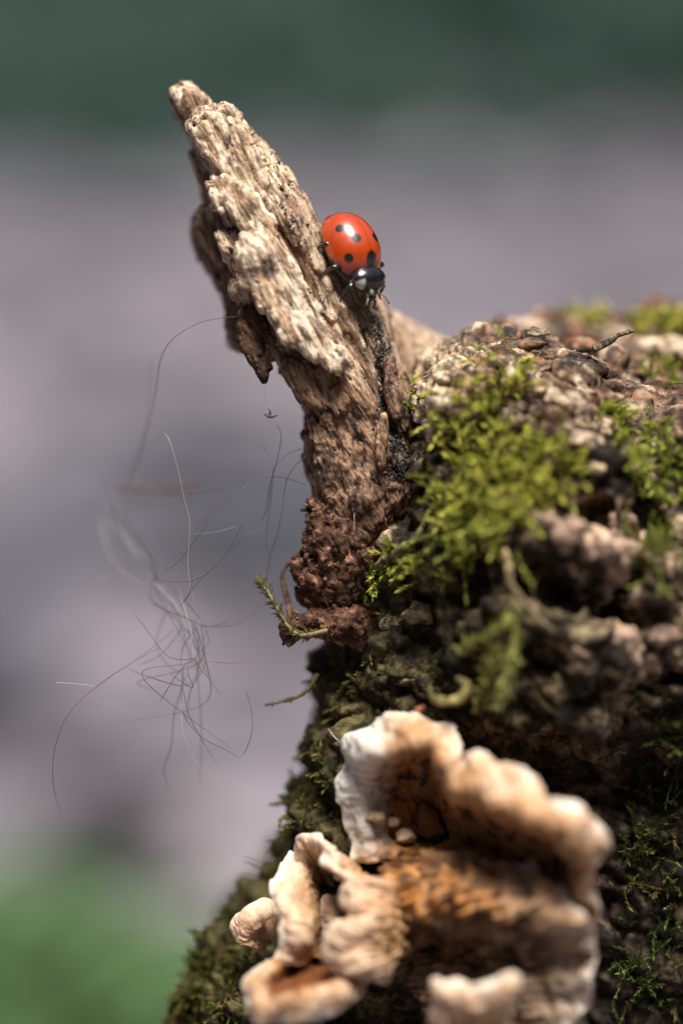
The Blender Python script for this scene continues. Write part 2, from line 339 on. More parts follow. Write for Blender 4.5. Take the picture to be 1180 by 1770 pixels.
for k in range(len(ring)):
    e = empty('woodland_tree', (*ring[k], 0), 'dark leafy woodland tree behind the shrubs, or added unseen round the clearing to cut side light', 'tree', TG, True)
    e.rotation_euler.z = rng.uniform(0, 6); s = rng.uniform(.9, 1.3); e.scale = (s, s, s)
    for nm, me in (('crown', tcm), ('trunk', ttm)):
        ob = bpy.data.objects.new(nm, me); col.objects.link(ob); ob.parent = e

# ================================================================== STUMP
stump = empty('tree_stump', pt(820, 1400, 12) * 0 + np.array([12, 12 * CP + H * 1000 * SP, -H * 1000 * CP]), 'rotting mossy tree stump with a tall pale broken spike of wood', 'stump')
# ---- bark body
G = Grid((-24, -22, -52), (46, 34, 20), .34)
for a in [(955, 985, 7, (15.5, 18.5, 21.0)), (1160, 1010, 9, (16, 18, 19.0)), (750, 1230, 9, (10.6, 11, 13)), (720, 1500, 11, (13.2, 14, 20)),
          (575, 1850, 13, (16, 14, 19)), (1080, 1500, 15, (20, 14, 22)), (785, 745, 4, (4.8, 6.5, 6.5)), (840, 690, 3, (5, 7, 5)), (760, 980, 5, (7, 8, 10))]:
    G.ell(*a, k=3.5)
G.caps([(900, 655, 24), (1040, 650, 22), (1240, 640, 20)], [5, 5.5, 6], 3)
G.ell(690, 850, -2, (3.0, 7, 4.2), 1.5, sub=True)
for a in [(1000, 1015, -11, (3.2, 4, 2.0)), (900, 985, -12, (2.6, 4, 2.2)), (1060, 1075, -10, (2.6, 4, 2.2)), (810, 1010, -8, (2.4, 4, 2.8)), (940, 1130, -11, (2.2, 3.5, 2.6)), (1130, 870, -9, (2.2, 4, 2.6)), (960, 760, -11, (1.7, 3, 2.3)), (1090, 1000, -9, (2, 3, 2)),
          (730, 1120, -5, (2.0, 4, 2.4)), (660, 1030, -2, (1.2, 3, 1.8)), (830, 1180, -9, (2.4, 4, 3)), (1150, 1180, -9, (2.4, 4, 2)), (1040, 880, -11.5, (1.4, 3, 1.4)), (570, 1210, -2, (1.2, 3, 2.2))]:
    G.ell(*a, k=.8, sub=True)
G.ell(970, 1355, -7, (16, 8, 3.8), 2.0, sub=True)
V, F = G.mesh(); del G
N = vnorm(V, F)
f1, f2 = worley(V / np.array([5.5, 5.5, 4.2]) + .35 * np.stack([fbm(V / 4, 2, 21), fbm(V / 4, 2, 22), fbm(V / 4, 2, 23)], 1), 4)
lump = sstep(0, .4, f2 - f1) * (1 - .5 * f1)
g1, g2 = worley(V / 1.7 + .3 * fbm(V / 1.5, 2, 31)[:, None], 9)
def bq(a, b, cc): # coordinates that run along the bark strips
    al = (V[:, 0] * .92 - V[:, 2] * .38); ac = V[:, 0] * .38 + V[:, 2] * .92
    return np.stack([al / a, V[:, 1] / b, ac / cc], 1)
plate = terrace(fbm(bq(9, 6, 4.4), 3, 13) * 1.3, 2.0, .07)
V = V + N * (1.0 * fbm(V / 9, 3, 1) + 1.5 * (lump - .45) * sstep(-.1, .35, fbm(V / 6, 2, 16)) * sstep(620, 760, topx(V)[1]) + 1.7 * plate + .34 * ridged(bq(7, 3.0, 2.2), 3, 17) - .3 + .16 * fbm(bq(2.2, 1.4, 1.1), 3, 12))[:, None]
N = vnorm(V, F)
# long strips of bark along the ridge: grain runs left to right across the top
px, py = topx(V)
ridge = sstep(760, 660, py) * sstep(690, 800, px)
gr = ridged(bq(9, 1.3, .8), 3, 40) + .8 * terrace(fbm(bq(8, 2.2, 1.4), 2, 41) * 1.3, 2.5, .06)
V = V + N * (ridge * .55 * gr + .08 * ridged(bq(2, 1, .8), 2, 50))[:, None]
N = vnorm(V, F)
t = fbm(V / 3.5, 4, 60); t2 = fbm(V / 7, 3, 64); t3 = fbm(V / 1.2, 3, 68)
tan, brown, dark, olive, pink = np.array([.46, .33, .20]), np.array([.055, .034, .02]), np.array([.014, .011, .009]), np.array([.095, .075, .024]), np.array([.50, .34, .23])
c = np.tile(brown, (len(V), 1))
c = mixc(c, tan, sstep(.12, .5, t)); c = mixc(c, pink, sstep(.2, .5, t2 + .3 * t3) * sstep(600, 900, px))
c = mixc(c, olive, sstep(900, 1050, py + 120 * t2) * sstep(1080, 760, px) * .85)
c = mixc(c, dark, sstep(.1, .5, -t + .25 * t3) * .85); c = mixc(c, dark, sstep(.22, .5, fbm(V / 2.2, 3, 77)) * .8)
st = fbm(bq(4, 2, .9), 4, 71); c = mixc(c, np.array([.17, .085, .05]), ridge * .75); c = mixc(c, np.array([.46, .36, .25]), ridge * sstep(.1, .4, st)); c = mixc(c, np.array([.025, .024, .026]), ridge * sstep(.12, .4, -st)); c = mixc(c, np.array([.28, .13, .07]), ridge * sstep(.2, .45, fbm(bq(3, 2, 1.5), 3, 73)) * .8)
c = mixc(c, np.array([.62, .46, .30]), sstep(830, 740, px) * sstep(800, 700, py) * .9)
c = mixc(c, np.array([.33, .26, .14]), sstep(900, 1000, px) * sstep(1030, 1090, py) * sstep(1270, 1220, py) * sstep(-.05, .3, t + .4 * t3) * .85)
c = mixc(c, np.array([.028, .019, .012]), sstep(1240, 1330, py) * .75 * sstep(620, 720, px))  # lower right bark painted darker, standing in for shade under the dome
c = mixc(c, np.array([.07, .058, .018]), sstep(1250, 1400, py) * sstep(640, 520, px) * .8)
BV, BN, BF, BPX, BPY = V, N, F, px, py
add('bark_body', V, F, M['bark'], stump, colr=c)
# foot of the stump down to the ground
na, nz = 96, 60; A = np.linspace(0, 2 * np.pi, na, endpoint=False); Zl = np.linspace(-.01, .160, nz)
AA, ZZ = np.meshgrid(A, Zl, indexing='ij'); cx, cy = .016, .040
rr = .030 + .024 * sstep(.135, .02, ZZ) + .008 * np.sin(3 * AA + 1) * ((.165 - ZZ) / .165); rr = np.where(ZZ > .145, rr * np.sqrt(np.clip((.161 - ZZ) / .016, 0, 1)), rr)
q = np.stack([cx + rr * np.cos(AA), cy + rr * np.sin(AA), ZZ], 2).reshape(-1, 3)
q += (np.stack([np.cos(AA), np.sin(AA), 0 * AA], 2).reshape(-1, 3)) * (.004 * fbm(q / .02, 4, 3) + .002 * ridged(q / np.array([.006, .006, .03]), 2, 8))[:, None]
I, J = np.meshgrid(np.arange(na), np.arange(nz - 1), indexing='ij'); I = I.ravel(); J = J.ravel(); K = (I + 1) % na
t = fbm(q / .008, 3, 5); c = mixc(np.tile([.10, .075, .035], (len(q), 1)), np.array([.10, .115, .03]), sstep(-.1, .4, t))
add('stump_foot', q, np.stack([I * nz + J, K * nz + J, K * nz + J + 1, I * nz + J + 1], 1), M['bark'], stump, colr=c, isworld=True)

# ---- snag: the upright broken spike
main = [(333, 212), (350, 190), (384, 182), (412, 194), (432, 222), (462, 258), (500, 292), (532, 332), (556, 376), (582, 424), (612, 482), (642, 532), (664, 580),
        (684, 640), (700, 700), (712, 760), (700, 810), (676, 850), (668, 930), (650, 1000), (600, 1050), (566, 1040), (556, 960), (560, 880), (545, 820), (535, 770), (526, 720), (512, 690), (492, 655),
        (470, 628), (440, 600), (418, 570), (412, 520), (402, 470), (384, 425), (388, 400), (366, 350), (360, 312), (346, 282), (332, 246)]
back = [(292, 176), (312, 152), (345, 168), (385, 200), (450, 300), (480, 420), (500, 600), (440, 616), (386, 602), (380, 560), (366, 500), (340, 440), (330, 400), (332, 366), (350, 352), (330, 300), (318, 250), (296, 205)]
flare = [(630, 500), (682, 545), (742, 576), (792, 602), (850, 640), (860, 760), (700, 800), (640, 700)]
G = Grid((-17, -4.5, -10.5), (15.5, 17.5, 41), .155)
G.slab(main, (2.2, .10, 0), 3.4, 2.8, .6, rag=.3, wob=.5, seed=100, inset=.45)
G.slab(back, (8.0, .12, -.15), 3.0, 1.4, 1.2, rag=.22, wob=.5, seed=110, inset=.7)
G.slab(flare, (12.5, .15, .05), 4.0, 3.2, 1.8, rag=.3, wob=.5, seed=120)
G.caps([(600, 560, 6), (620, 700, 6), (640, 830, 5)], [4, 5, 5], 2)          # thick root of the spike
G.caps([(372, 206, 2), (392, 202, 0)], [.9, 1.1], .25)
G.caps([(346, 214, 1.5), (352, 210, 0)], [.7, .8], .2)
G.ell(474, 606, -1.4, (2.6, 2.2, 2.1), .5, sub=True)                           # hollow under the flake
G.ell(455, 560, -1.8, (1.4, 1.6, 2.2), .4, sub=True)
G.ell(392, 392, -1.2, (1.0, 1.5, 1.6), .4, sub=True)
G.ell(572, 772, -1.2, (1.6, 1.1, 2.8), .5, sub=True)
G.ell(345, 300, 1, (1.2, 3, 3.2), .5, sub=True)
V, F = G.mesh(); del G
N = vnorm(V, F)
def grain(V, ang): 
    ca, sa = math.cos(ang), math.sin(ang)
    return V[:, 0] * ca + V[:, 2] * sa, -V[:, 0] * sa + V[:, 2] * ca
ga, gl = grain(V, R(27)); gb, gm = grain(V, R(6))
wz = sstep(-2, 14, V[:, 2]); ga = gb + (ga - gb) * wz; gl = gm + (gl - gm) * wz
px, py = topx(V)
wp = .45 * fbm(np.stack([ga / 3, V[:, 1] / 3, gl / 15], 1), 2, 131); ter = terrace(fbm(np.stack([ga / 2.3 + wp, V[:, 1] / 3.0, gl / 11], 1), 2, 130) * 1.25, 2.6, .05)
fib = ridged(np.stack([ga / .85 + wp * .5, V[:, 1] / .85, gl / 12], 1), 3, 140) - 1.6 * sstep(.13, .0, np.abs(pn(np.stack([ga / 1.3 + wp, V[:, 1] / 1.3, gl / 10], 1), 145)))
low = sstep(640, 760, py); stp = sstep(-15, 15, px - (480 + (py - 330) * .62)) * sstep(300, 360, py) * sstep(680, 620, py)
V = V + N * ((1.1 - .7 * low) * (1 - .7 * stp) * ter * .8 + .17 * (1 - .5 * low) * (1 - .3 * stp) * fib + (.05 + .45 * low) * fbm(V / np.array([2.4, 2.4, 3.5]), 3, 150, .5) + .3 * low * ridged(V / np.array([1.6, 1.6, 3.5]), 3, 155))[:, None]
N = vnorm(V, F)
pit = worley(V / .62, 14)[0]
fine = ridged(np.stack([ga / .32, V[:, 1] / .32, gl / 3.5], 1), 2, 170)
V = V + N * (.085 * fine * (1 - .4 * low) + (.015 + .06 * low) * fbm(V / .45, 3, 160, .6) - .2 * sstep(.24, .1, pit) * sstep(.05, .4, fbm(V / 2, 2, 163)))[:, None]
N = vnorm(V, F); px, py = topx(V)
cream, tanw, brw, red, soil = np.array([.76, .57, .395]), np.array([.48, .31, .19]), np.array([.24, .145, .09]), np.array([.255, .135, .08]), np.array([.085, .04, .022])
t = fbm(np.stack([ga / 1.0, V[:, 1] / 1.0, gl / 7], 1), 4, 180); t2 = fbm(V / 2.5, 3, 185)
c = np.tile(cream, (len(V), 1)); c = mixc(c, tanw, sstep(-.1, .35, t) * .95); c = mixc(c, brw, sstep(.2, .55, t + .4 * t2) * .9); c = mixc(c, brw * .6, sstep(.3, .55, fbm(np.stack([ga / .7, V[:, 1] / .7, gl / 4], 1), 3, 183)) * .7)
# the brownish strip down the right side
strip = sstep(-18, 10, px - (480 + (py - 330) * .62)) * sstep(300, 360, py)
c = mixc(c, np.array([.27, .17, .12]), strip * sstep(640, 560, py) * (.75 + .3 * t2)); c = mixc(c, np.array([.52, .37, .24]), sstep(.05, .4, -t) * strip * .75)
c = mixc(c, red, sstep(560, 720, py + 50 * t2) * (.85 + .1 * t)); c = mixc(c, np.array([.42, .26, .16]), sstep(.05, .5, fbm(V / 1.1, 3, 188)) * sstep(600, 720, py) * .6)
c = mixc(c, soil, sstep(800, 930, py + 60 * t2)); c = mixc(c, np.array([.04, .025, .018]), sstep(.15, .5, fbm(V / 1.4, 3, 189)) * sstep(640, 760, py) * .8)
c = mixc(c, np.array([.21, .125, .075]), sstep(3.5, 6.0, V[:, 1]) * sstep(640, 600, px) * .8)
c = mixc(c, np.array([.55, .42, .30]), sstep(320, 280, py) * sstep(3, 6, V[:, 1]) * .75)
c = mixc(c, np.array([.50, .36, .25]), sstep(640, 680, px) * sstep(8, 10, V[:, 1]))
c = mixc(c, np.array([.10, .05, .03]), sstep(470, 440, px) * sstep(500, 540, py) * sstep(4.5, 3, V[:, 1]) * .9)
# charcoal streak beside the stump
cxs = np.interp(py, [540, 600, 660, 720, 780, 820], [645, 662, 668, 675, 688, 690])
c = mixc(c, np.array([.014, .015, .017]), sstep(24, 12, np.abs(px - cxs + 8 * t2)) * sstep(560, 620, py) * sstep(860, 820, py) * sstep(-.35, .1, fbm(V / .5, 3, 191)))
SV, SN, SF, SPX, SPY = V, N, F, px, py
snag = add('wood_spike', V, F, M['wood'], stump, colr=c)

# ---- flakes: raised plates of pale wood on the spike
def flake(poly, dep, T, seed, h=.15, colA=cream, colB=tanw, name='wood_flake', r=.28, ang=R(27), rag=.45, wob=.4, amp=1.0, m='wood', extra=None):
    P = np.array([pt(a, b, dep[0]) for a, b in poly]); lo = P.min(0) - 2; hi = P.max(0) + 2
    dr = abs(dep[1]) * (hi[0] - lo[0]) / 2 + abs(dep[2]) * (hi[2] - lo[2]) / 2 + T + 1.6; lo[1] = dep[0] - dr; hi[1] = dep[0] + dr
    G = Grid(lo, hi, h); G.slab(poly, dep, T, min(r, T * .95), .1, rag=rag, wob=wob, seed=seed, ang=ang)
    if extra: extra(G)
    V, F = G.mesh(); N = vnorm(V, F); ga, gl = grain(V, ang)
    V = V + N * (amp * (.32 * terrace(fbm(np.stack([ga / 1.9, V[:, 1] / 3, gl / 9], 1), 2, seed + 5), 3, .05) + .12 * ridged(np.stack([ga / .8, V[:, 1] / .8, gl / 10], 1), 3, seed + 6) + .10 * fbm(V / 2.4, 2, seed + 7)))[:, None]
    N = vnorm(V, F)
    V = V + N * (amp * (.075 * ridged(np.stack([ga / .28, V[:, 1] / .28, gl / 2.6], 1), 2, seed + 8) + .015 * fbm(V / .4, 2, seed + 9) - .2 * sstep(.22, .08, worley(V / .75, seed)[0])))[:, None]
    t = fbm(np.stack([ga / .8, V[:, 1] / .8, gl / 5], 1), 4, seed + 11)
    c = mixc(np.tile(colA, (len(V), 1)), colB, sstep(-.05, .4, t)); c = mixc(c, np.array(colB) * .45, sstep(.3, .6, fbm(np.stack([ga / .8, V[:, 1] / .8, gl / 3], 1), 3, seed + 12)) * .85)
    return add(name, V, F, M[m], stump, colr=c), V, vnorm(V, F)
cr2 = np.array([.82, .64, .46])
flake([(366, 312), (392, 304), (420, 318), (450, 352), (478, 392), (462, 420), (440, 402), (418, 398), (402, 384), (384, 366), (372, 344)], (-2.2, .06, .05), .8, 200, colA=cr2)
flake([(412, 428), (424, 404), (448, 402), (474, 424), (500, 452), (528, 500), (552, 548), (580, 596), (594, 624), (592, 652), (574, 640), (562, 622), (540, 616), (520, 598), (498, 592), (484, 570), (470, 548), (452, 530), (446, 512), (420, 498), (410, 470)],
      (-2.9, .05, .02), 1.0, 220, colA=cr2, extra=lambda G: G.ell(446, 440, -3.4, (1.9, 1.5, 1.9), .7))
flake([(336, 226), (352, 206), (384, 196), (410, 212), (432, 250), (462, 300), (492, 344), (470, 372), (440, 352), (412, 318), (380, 290), (352, 262)], (-1.3, .04, .02), .8, 240, colA=cream)
flake([(376, 408), (390, 402), (406, 412), (410, 424), (398, 432), (386, 424)], (-1.2, .2, .1), .6, 260, rag=.4)
flake([(418, 566), (432, 540), (452, 545), (462, 585), (452, 600), (446, 618), (464, 632), (466, 652), (456, 660), (446, 650), (440, 632), (426, 618)], (-.6, .15, .05), 1.0, 270, colA=(.14, .075, .045), colB=(.07, .035, .02), rag=.5)
flake([(650, 742), (662, 722), (672, 748), (668, 782), (672, 812), (664, 816), (656, 790)], (-1.4, .2, 0), .45, 280, colA=(.45, .28, .17), colB=(.28, .16, .09), ang=0)
flake([(664, 622), (676, 618), (684, 650), (690, 700), (684, 722), (674, 700)], (-1.0, .1, 0), .5, 290, colA=(.27, .16, .11), colB=(.15, .08, .05), ang=R(-8), name='splinter', rag=.25)
flake([(684, 690), (700, 684), (712, 730), (708, 756), (694, 730)], (0.6, .1, 0), .5, 295, colA=(.27, .16, .11), colB=(.13, .07, .05), ang=R(-8), name='splinter', rag=.25)
flake([(500, 620), (540, 640), (570, 668), (600, 690), (590, 720), (560, 706), (520, 690), (500, 660)], (-.9, .05, .0), .7, 300, colA=(.36, .22, .13), colB=(.22, .13, .08))
# small blocky crumbs on the broken top
def chunk(px, py, d, r, seed, colr, mt, name='wood_crumb', h=None, parent=stump, amp=.35, freq=1.0):
    h = h or max(.12, min(r) / 9); c0 = pt(px, py, d); r = np.array(r, float); nn = 26
    # noise-shaped angular lump
    u, v = np.meshgrid(np.linspace(0, 2 * np.pi, nn, endpoint=False), np.linspace(.02, np.pi - .02, nn // 2 + 2), indexing='ij')
    dirn = np.stack([np.cos(u) * np.sin(v), np.sin(u) * np.sin(v), np.cos(v)], 2).reshape(-1, 3)
    rs = np.random.default_rng(seed); pl = rs.normal(size=(9, 3)); pl /= np.linalg.norm(pl, axis=1)[:, None]; off = rs.uniform(.7, 1.0, 9)
    rad = np.minimum(1.15, np.min(np.where(dirn @ pl.T > .15, off / np.maximum(dirn @ pl.T, .15), 9), axis=1))
    V = dirn * rad[:, None]; V = V * (1 + amp * .5 * fbm(V * 1.3 * freq + seed, 3, seed))[:, None]
    q = Matrix.Rotation(rs.uniform(0, 6.28), 3, Vector(rs.normal(size=3)).normalized()); V = V * r
    ms = len(np.unique(np.linspace(.02, np.pi - .02, nn // 2 + 2))); m = nn // 2 + 2
    I, J = np.meshgrid(np.arange(nn), np.arange(m - 1), indexing='ij'); I = I.ravel(); J = J.ravel(); K = (I + 1) % nn
    F = np.stack([I * m + J, I * m + J + 1, K * m + J + 1, K * m + J], 1)
    t = fbm(V / (r.mean() * .6) + seed, 3, seed); cc = mixc(np.tile(np.array(colr, float), (len(V), 1)), np.array(colr) * .55, sstep(.05, .5, t))
    return add(name, V + c0, F, M[mt], parent, colr=cc)
for k, (a, b, d, r) in enumerate([(388, 196, -.9, (1.1, 1.0, .95)), (350, 212, -.7, (.75, .8, .6)), (330, 222, .2, (.5, .6, .8)), (408, 206, -.6, (.7, .7, .7)), (395, 222, -1.4, (.55, .5, .5)), (372, 226, -1.6, (.6, .5, .45)), (418, 226, -1.2, (.5, .5, .6)), (340, 238, -.4, (.45, .5, .6)),
                                  (418, 240, -1.4, (.4, .4, .4)), (404, 238, -1.6, (.35, .4, .35)), (360, 232, -1.5, (.4, .4, .35)), (316, 166, 4.5, (.8, .9, .6)), (334, 178, 4.4, (.8, .8, .6)), (306, 190, 4.6, (.5, .7, .9))]):
    chunk(a, b, d, r, 400 + k, (.55, .41, .29) if k < 11 else (.52, .42, .34), 'wood')
# black dots of crust fungus on the spike
def visible(V, N, px, py, tol=1.0, b=7):
    bx = np.clip((px / b).astype(int), 0, 400); by = np.clip((py / b).astype(int), 0, 400); zb = np.full((401, 401), 1e9); np.minimum.at(zb, (bx, by), V[:, 1])
    return (N[:, 1] < -.05) & (V[:, 1] < zb[bx, by] + tol)
Svis = visible(SV, SN, SPX, SPY); Bvis = visible(BV, BN, BPX, BPY, 1.4, 8)
ICO_V = None
def ico():
    p = (1 + 5 ** .5) / 2; v = np.array([[-1, p, 0], [1, p, 0], [-1, -p, 0], [1, -p, 0], [0, -1, p], [0, 1, p], [0, -1, -p], [0, 1, -p], [p, 0, -1], [p, 0, 1], [-p, 0, -1], [-p, 0, 1]]); v /= np.linalg.norm(v[0])
    f = np.array([[0, 11, 5], [0, 5, 1], [0, 1, 7], [0, 7, 10], [0, 10, 11], [1, 5, 9], [5, 11, 4], [11, 10, 2], [10, 7, 6], [7, 1, 8], [3, 9, 4], [3, 4, 2], [3, 2, 6], [3, 6, 8], [3, 8, 9], [4, 9, 5], [2, 4, 11], [6, 2, 10], [8, 6, 7], [9, 8, 1]])
    E = {}; v = [tuple(x) for x in v]; nf = []
    def mid(a, b):
        k = (min(a, b), max(a, b))
        if k not in E:
            m = (np.array(v[a]) + np.array(v[b])) / 2; v.append(tuple(m / np.linalg.norm(m))); E[k] = len(v) - 1
        return E[k]
    for a, b, cc in f:
        x, y, z = mid(a, b), mid(b, cc), mid(cc, a); nf += [[a, x, z], [x, b, y], [z, y, cc], [x, y, z]]
    return np.array(v), np.array(nf)
ICO_V, ICO_F = ico()
def beads(pos, rad, jit=.25):
    n = len(pos); rad = np.asarray(rad)
    V = pos[:, None] + ICO_V[None] * rad[:, None, None] * (1 + rng.uniform(-jit, jit, (n, len(ICO_V), 1)))
    return V.reshape(-1, 3), (ICO_F[None] + (np.arange(n) * len(ICO_V))[:, None, None]).reshape(-1, 3)
def near(V, px, py, vis, spots):
    out = []
    idx = np.where(vis)[0]; P = np.stack([px[idx], py[idx]], 1)
    for a, b in spots:
        d = (P[:, 0] - a) ** 2 + (P[:, 1] - b) ** 2; k = d.argmin()
        if d[k] < 60: out.append(idx[k])
    return np.array(out, int)
spots = []
for (a, b, s, m) in [(482, 318, 5, 5), (487, 330, 6, 8), (486, 352, 4, 6), (500, 368, 5, 7), (507, 380, 6, 14), (512, 386, 5, 10), (505, 401, 5, 9), (528, 442, 4, 7), (434, 333, 3, 4), (424, 320, 2, 2), (461, 340, 3, 3), (390, 252, 2, 2), (452, 282, 3, 2), (482, 283, 2, 2), (470, 290, 3, 2), (398, 205, 5, 5), (408, 224, 5, 5), (432, 236, 4, 5), (440, 246, 4, 4), (337, 232, 4, 5),
                     (388, 416, 6, 12), (398, 424, 5, 8), (404, 432, 5, 6), (378, 420, 4, 5), (554, 532, 4, 6), (540, 478, 4, 3), (556, 520, 3, 3), (630, 620, 4, 8), (618, 574, 3, 3), (500, 500, 3, 2), (580, 640, 4, 4), (506, 388, 10, 10)]:
    spots += list(zip(rng.normal(a, s, m), rng.normal(b, s, m)))
cc = lambda y: np.interp(y, [540, 600, 660, 720, 780, 820], [645, 662, 668, 675, 688, 690])
ys = rng.uniform(545, 830, 950); spots += [(cc(y) + rng.normal(0, 5 + 8 * (y - 545) / 275), y) for y in ys]
spots += [(rng.uniform(628, 650), rng.uniform(530, 600)) for _ in range(35)]
spots += list(zip(rng.uniform(360, 560, 60), rng.uniform(230, 640, 60)))
k = near(SV, SPX, SPY, Svis, spots); r = rng.uniform(.035, .10, len(k)); r[rng.random(len(k)) < .1] *= 1.7
V, F = beads(SV[k] + SN[k] * (r * .35)[:, None], r)
add('black_crust_dots', V, F, M['black'], stump, kind='stuff')

# ---- crumbly heartwood at the foot of the spike
G = Grid((-7, -5, -14), (8, 12, 3), .2)
G.slab([(534, 872), (556, 864), (600, 880), (660, 880), (668, 960), (640, 1010), (600, 1056), (566, 1060), (534, 1040), (520, 1010), (518, 960), (528, 920)], (2.8, .1, -.05), 3.4, 2.5, .4, rag=.5, seed=310)
G.caps([(610, 1080, 2), (550, 1076, 1), (512, 1078, .4), (500, 1092, .3)], [2.0, 1.3, .9, .6], 1)
G.ell(600, 1030, -1.2, (2.0, 2.0, 1.6), .6, sub=True)
V, F = G.mesh(); N = vnorm(V, F); f1, f2 = worley(V / .75, 21)
V = V + N * (.14 * (1 - 1.4 * f1) + .8 * terrace(fbm(V / np.array([2.2, 2.2, 3]), 3, 320), 3, .1) + .35 * ridged(V / np.array([1.5, 1.5, 2.5]), 3, 322) - .25 + .15 * fbm(V / .5, 3, 325))[:, None]
t = fbm(V / .9, 3, 330); c = mixc(np.tile([.085, .04, .024], (len(V), 1)), np.array([.24, .125, .075]), sstep(0.0, .5, t)); c = mixc(c, np.array([.025, .014, .01]), sstep(.1, .5, fbm(V / 1.5, 3, 333)) * .7)
HV, HN = V, vnorm(V, F)
add('crumbly_heartwood', V, F, M['rot'], stump, colr=c)
hpx, hpy = topx(V); hv = visible(V, HN, hpx, hpy); idx = np.where(hv)[0]; k = rng.choice(idx, 520); r = rng.uniform(.04, .10, 520) * np.where(rng.random(520) < .25, 2.0, 1)
V, F = beads(HV[k] + HN[k] * (r * .1)[:, None], r, .55); t = rng.random((520, 1)); c = np.repeat(np.array([.09, .042, .025]) * (1 - t) + np.array([.17, .085, .05]) * t, len(ICO_V), 0)
add('wood_granules', V, F, M['rot'], stump, colr=c, kind='stuff')

# ---- bark chips sitting proud on the body
ch = [(1010, 762, 26, 0), (1030, 800, 24, 0), (985, 925, 34, 1), (1050, 955, 30, 1), (930, 668, 40, 0), (965, 690, 26, 0), (1040, 735, 28, 0), (1100, 800, 20, 1), (995, 850, 22, 1), (1000, 1120, 30, 1), (1080, 1110, 28, 1), (960, 1190, 28, 2), (1060, 1210, 34, 2),
      (1120, 1180, 30, 2), (900, 1000, 26, 2), (1140, 1010, 30, 1), (870, 1090, 22, 2), (1010, 1040, 24, 2), (740, 680, 22, 3), (770, 655, 20, 3), (724, 716, 18, 3), (730, 750, 20, 3), (765, 700, 22, 3), (790, 630, 20, 3), (1075, 900, 26, 1), (1120, 930, 24, 1), (900, 1180, 26, 2),
      (680, 1080, 24, 2), (720, 1060, 30, 2), (650, 1160, 24, 2), (700, 1180, 24, 2), (610, 1120, 20, 2), (1150, 1100, 26, 1), (905, 604, 20, 4), (1010, 610, 22, 4), (1090, 650, 22, 4), (1150, 710, 22, 4)]
cols_ = [(.62, .45, .31), (.50, .33, .23), (.30, .23, .12), (.64, .50, .33), (.25, .145, .085)]
bi = np.where(Bvis)[0]; BP = np.stack([BPX[bi], BPY[bi]], 1)
for k, (a, b, s, ci) in enumerate(ch):
    m = bi[((BP - [a, b]) ** 2).sum(1).argmin()]; v = BV[m] - BN[m] * .2; r = s * S * rng.uniform(.7, 1.0, 3) * np.array([1.1, .7, .8]); r = r * (np.array([1.5, .7, .55]) if ci == 4 else 1)
    px_, py_ = topx(v[None]); chunk(px_[0], py_[0], v[1], r, 500 + k, np.array(cols_[ci]) * rng.uniform(.75, 1.1), 'bark', 'bark_chip', amp=.6)

# ---- splinter lying out over the ridge, threads, roots
def bar(name, P, rad, colr, m, parent, n=28, sides=6, amp=.25, seed=0, flat=1.0):
    C = spline(pts(P), n); rad = np.interp(np.linspace(0, 1, n), np.linspace(0, 1, len(rad)), rad) * (1 + amp * fbm(C / .9 + seed, 2, seed))
    V, F = tube(C, rad, sides); t = fbm(V / .8, 2, seed); c = mixc(np.tile(np.array(colr, float), (len(V), 1)), np.array(colr) * .5, sstep(0, .5, t))
    return add(name, V, F, M[m], parent, colr=c)
flake([(1020, 600), (1046, 584), (1070, 575), (1100, 570), (1074, 582), (1050, 594), (1030, 606)], (-.2, .05, .0), .22, 297, colA=(.24, .18, .12), colB=(.08, .055, .04), ang=R(-75), name='splinter', rag=.12, wob=.15, amp=.2)
flake([(900, 576), (920, 568), (945, 570), (952, 578), (925, 580)], (.6, .05, .0), .35, 298, colA=(.42, .34, .22), colB=(.18, .12, .08), ang=R(-85), name='splinter', rag=.25, wob=.2, amp=.6)
for k, (P, r, cl) in enumerate([([(872, 950, -12), (880, 985, -13.4), (882, 1010, -13.5), (905, 1040, -13.3), (930, 1070, -13), (955, 1090, -12)], [.25, .36, .3, .28, .3, .2], (.34, .25, .13)),
                 ([(742, 1186, -8), (748, 1206, -9.4), (778, 1213, -10), (802, 1202, -10.2), (806, 1184, -10.2), (788, 1172, -9.8)], [.15, .36, .5, .5, .45, .2], (.28, .23, .08)),
                 ([(640, 990, .5), (668, 965, -2.4), (700, 945, -4), (725, 920, -5), (738, 890, -4)], [.3, .42, .4, .38, .2], (.28, .24, .10))]):
    bar('rootlet', P, r, cl, 'bark', stump, seed=20 + k, sides=7)
for k, (P, r) in enumerate([([(755, 641, -.5), (725, 656, -1.8), (700, 672, -1.6), (668, 692, -1.2)], .035), ([(716, 792, -1.5), (728, 815, -1.9), (746, 836, -1.5)], .05), ([(618, 700, -1.8), (630, 716, -2.2), (640, 736, -2)], .03), ([(612, 888, -1.9), (612, 918, -2.4)], .028), ([(567, 1260, -1), (582, 1278, -2.2), (602, 1288, -3)], .05),
                            ([(360, 358, -1.6), (372, 332, -2.4), (384, 318, -2.5)], .03), ([(352, 236, 2.5), (341, 262, 3), (345, 284, 3), (360, 300, 2)], .06)]):
    bar('plant_fibre', P, [r, r, r * .6], (.5, .45, .38), 'wood', stump, sides=4, amp=0)

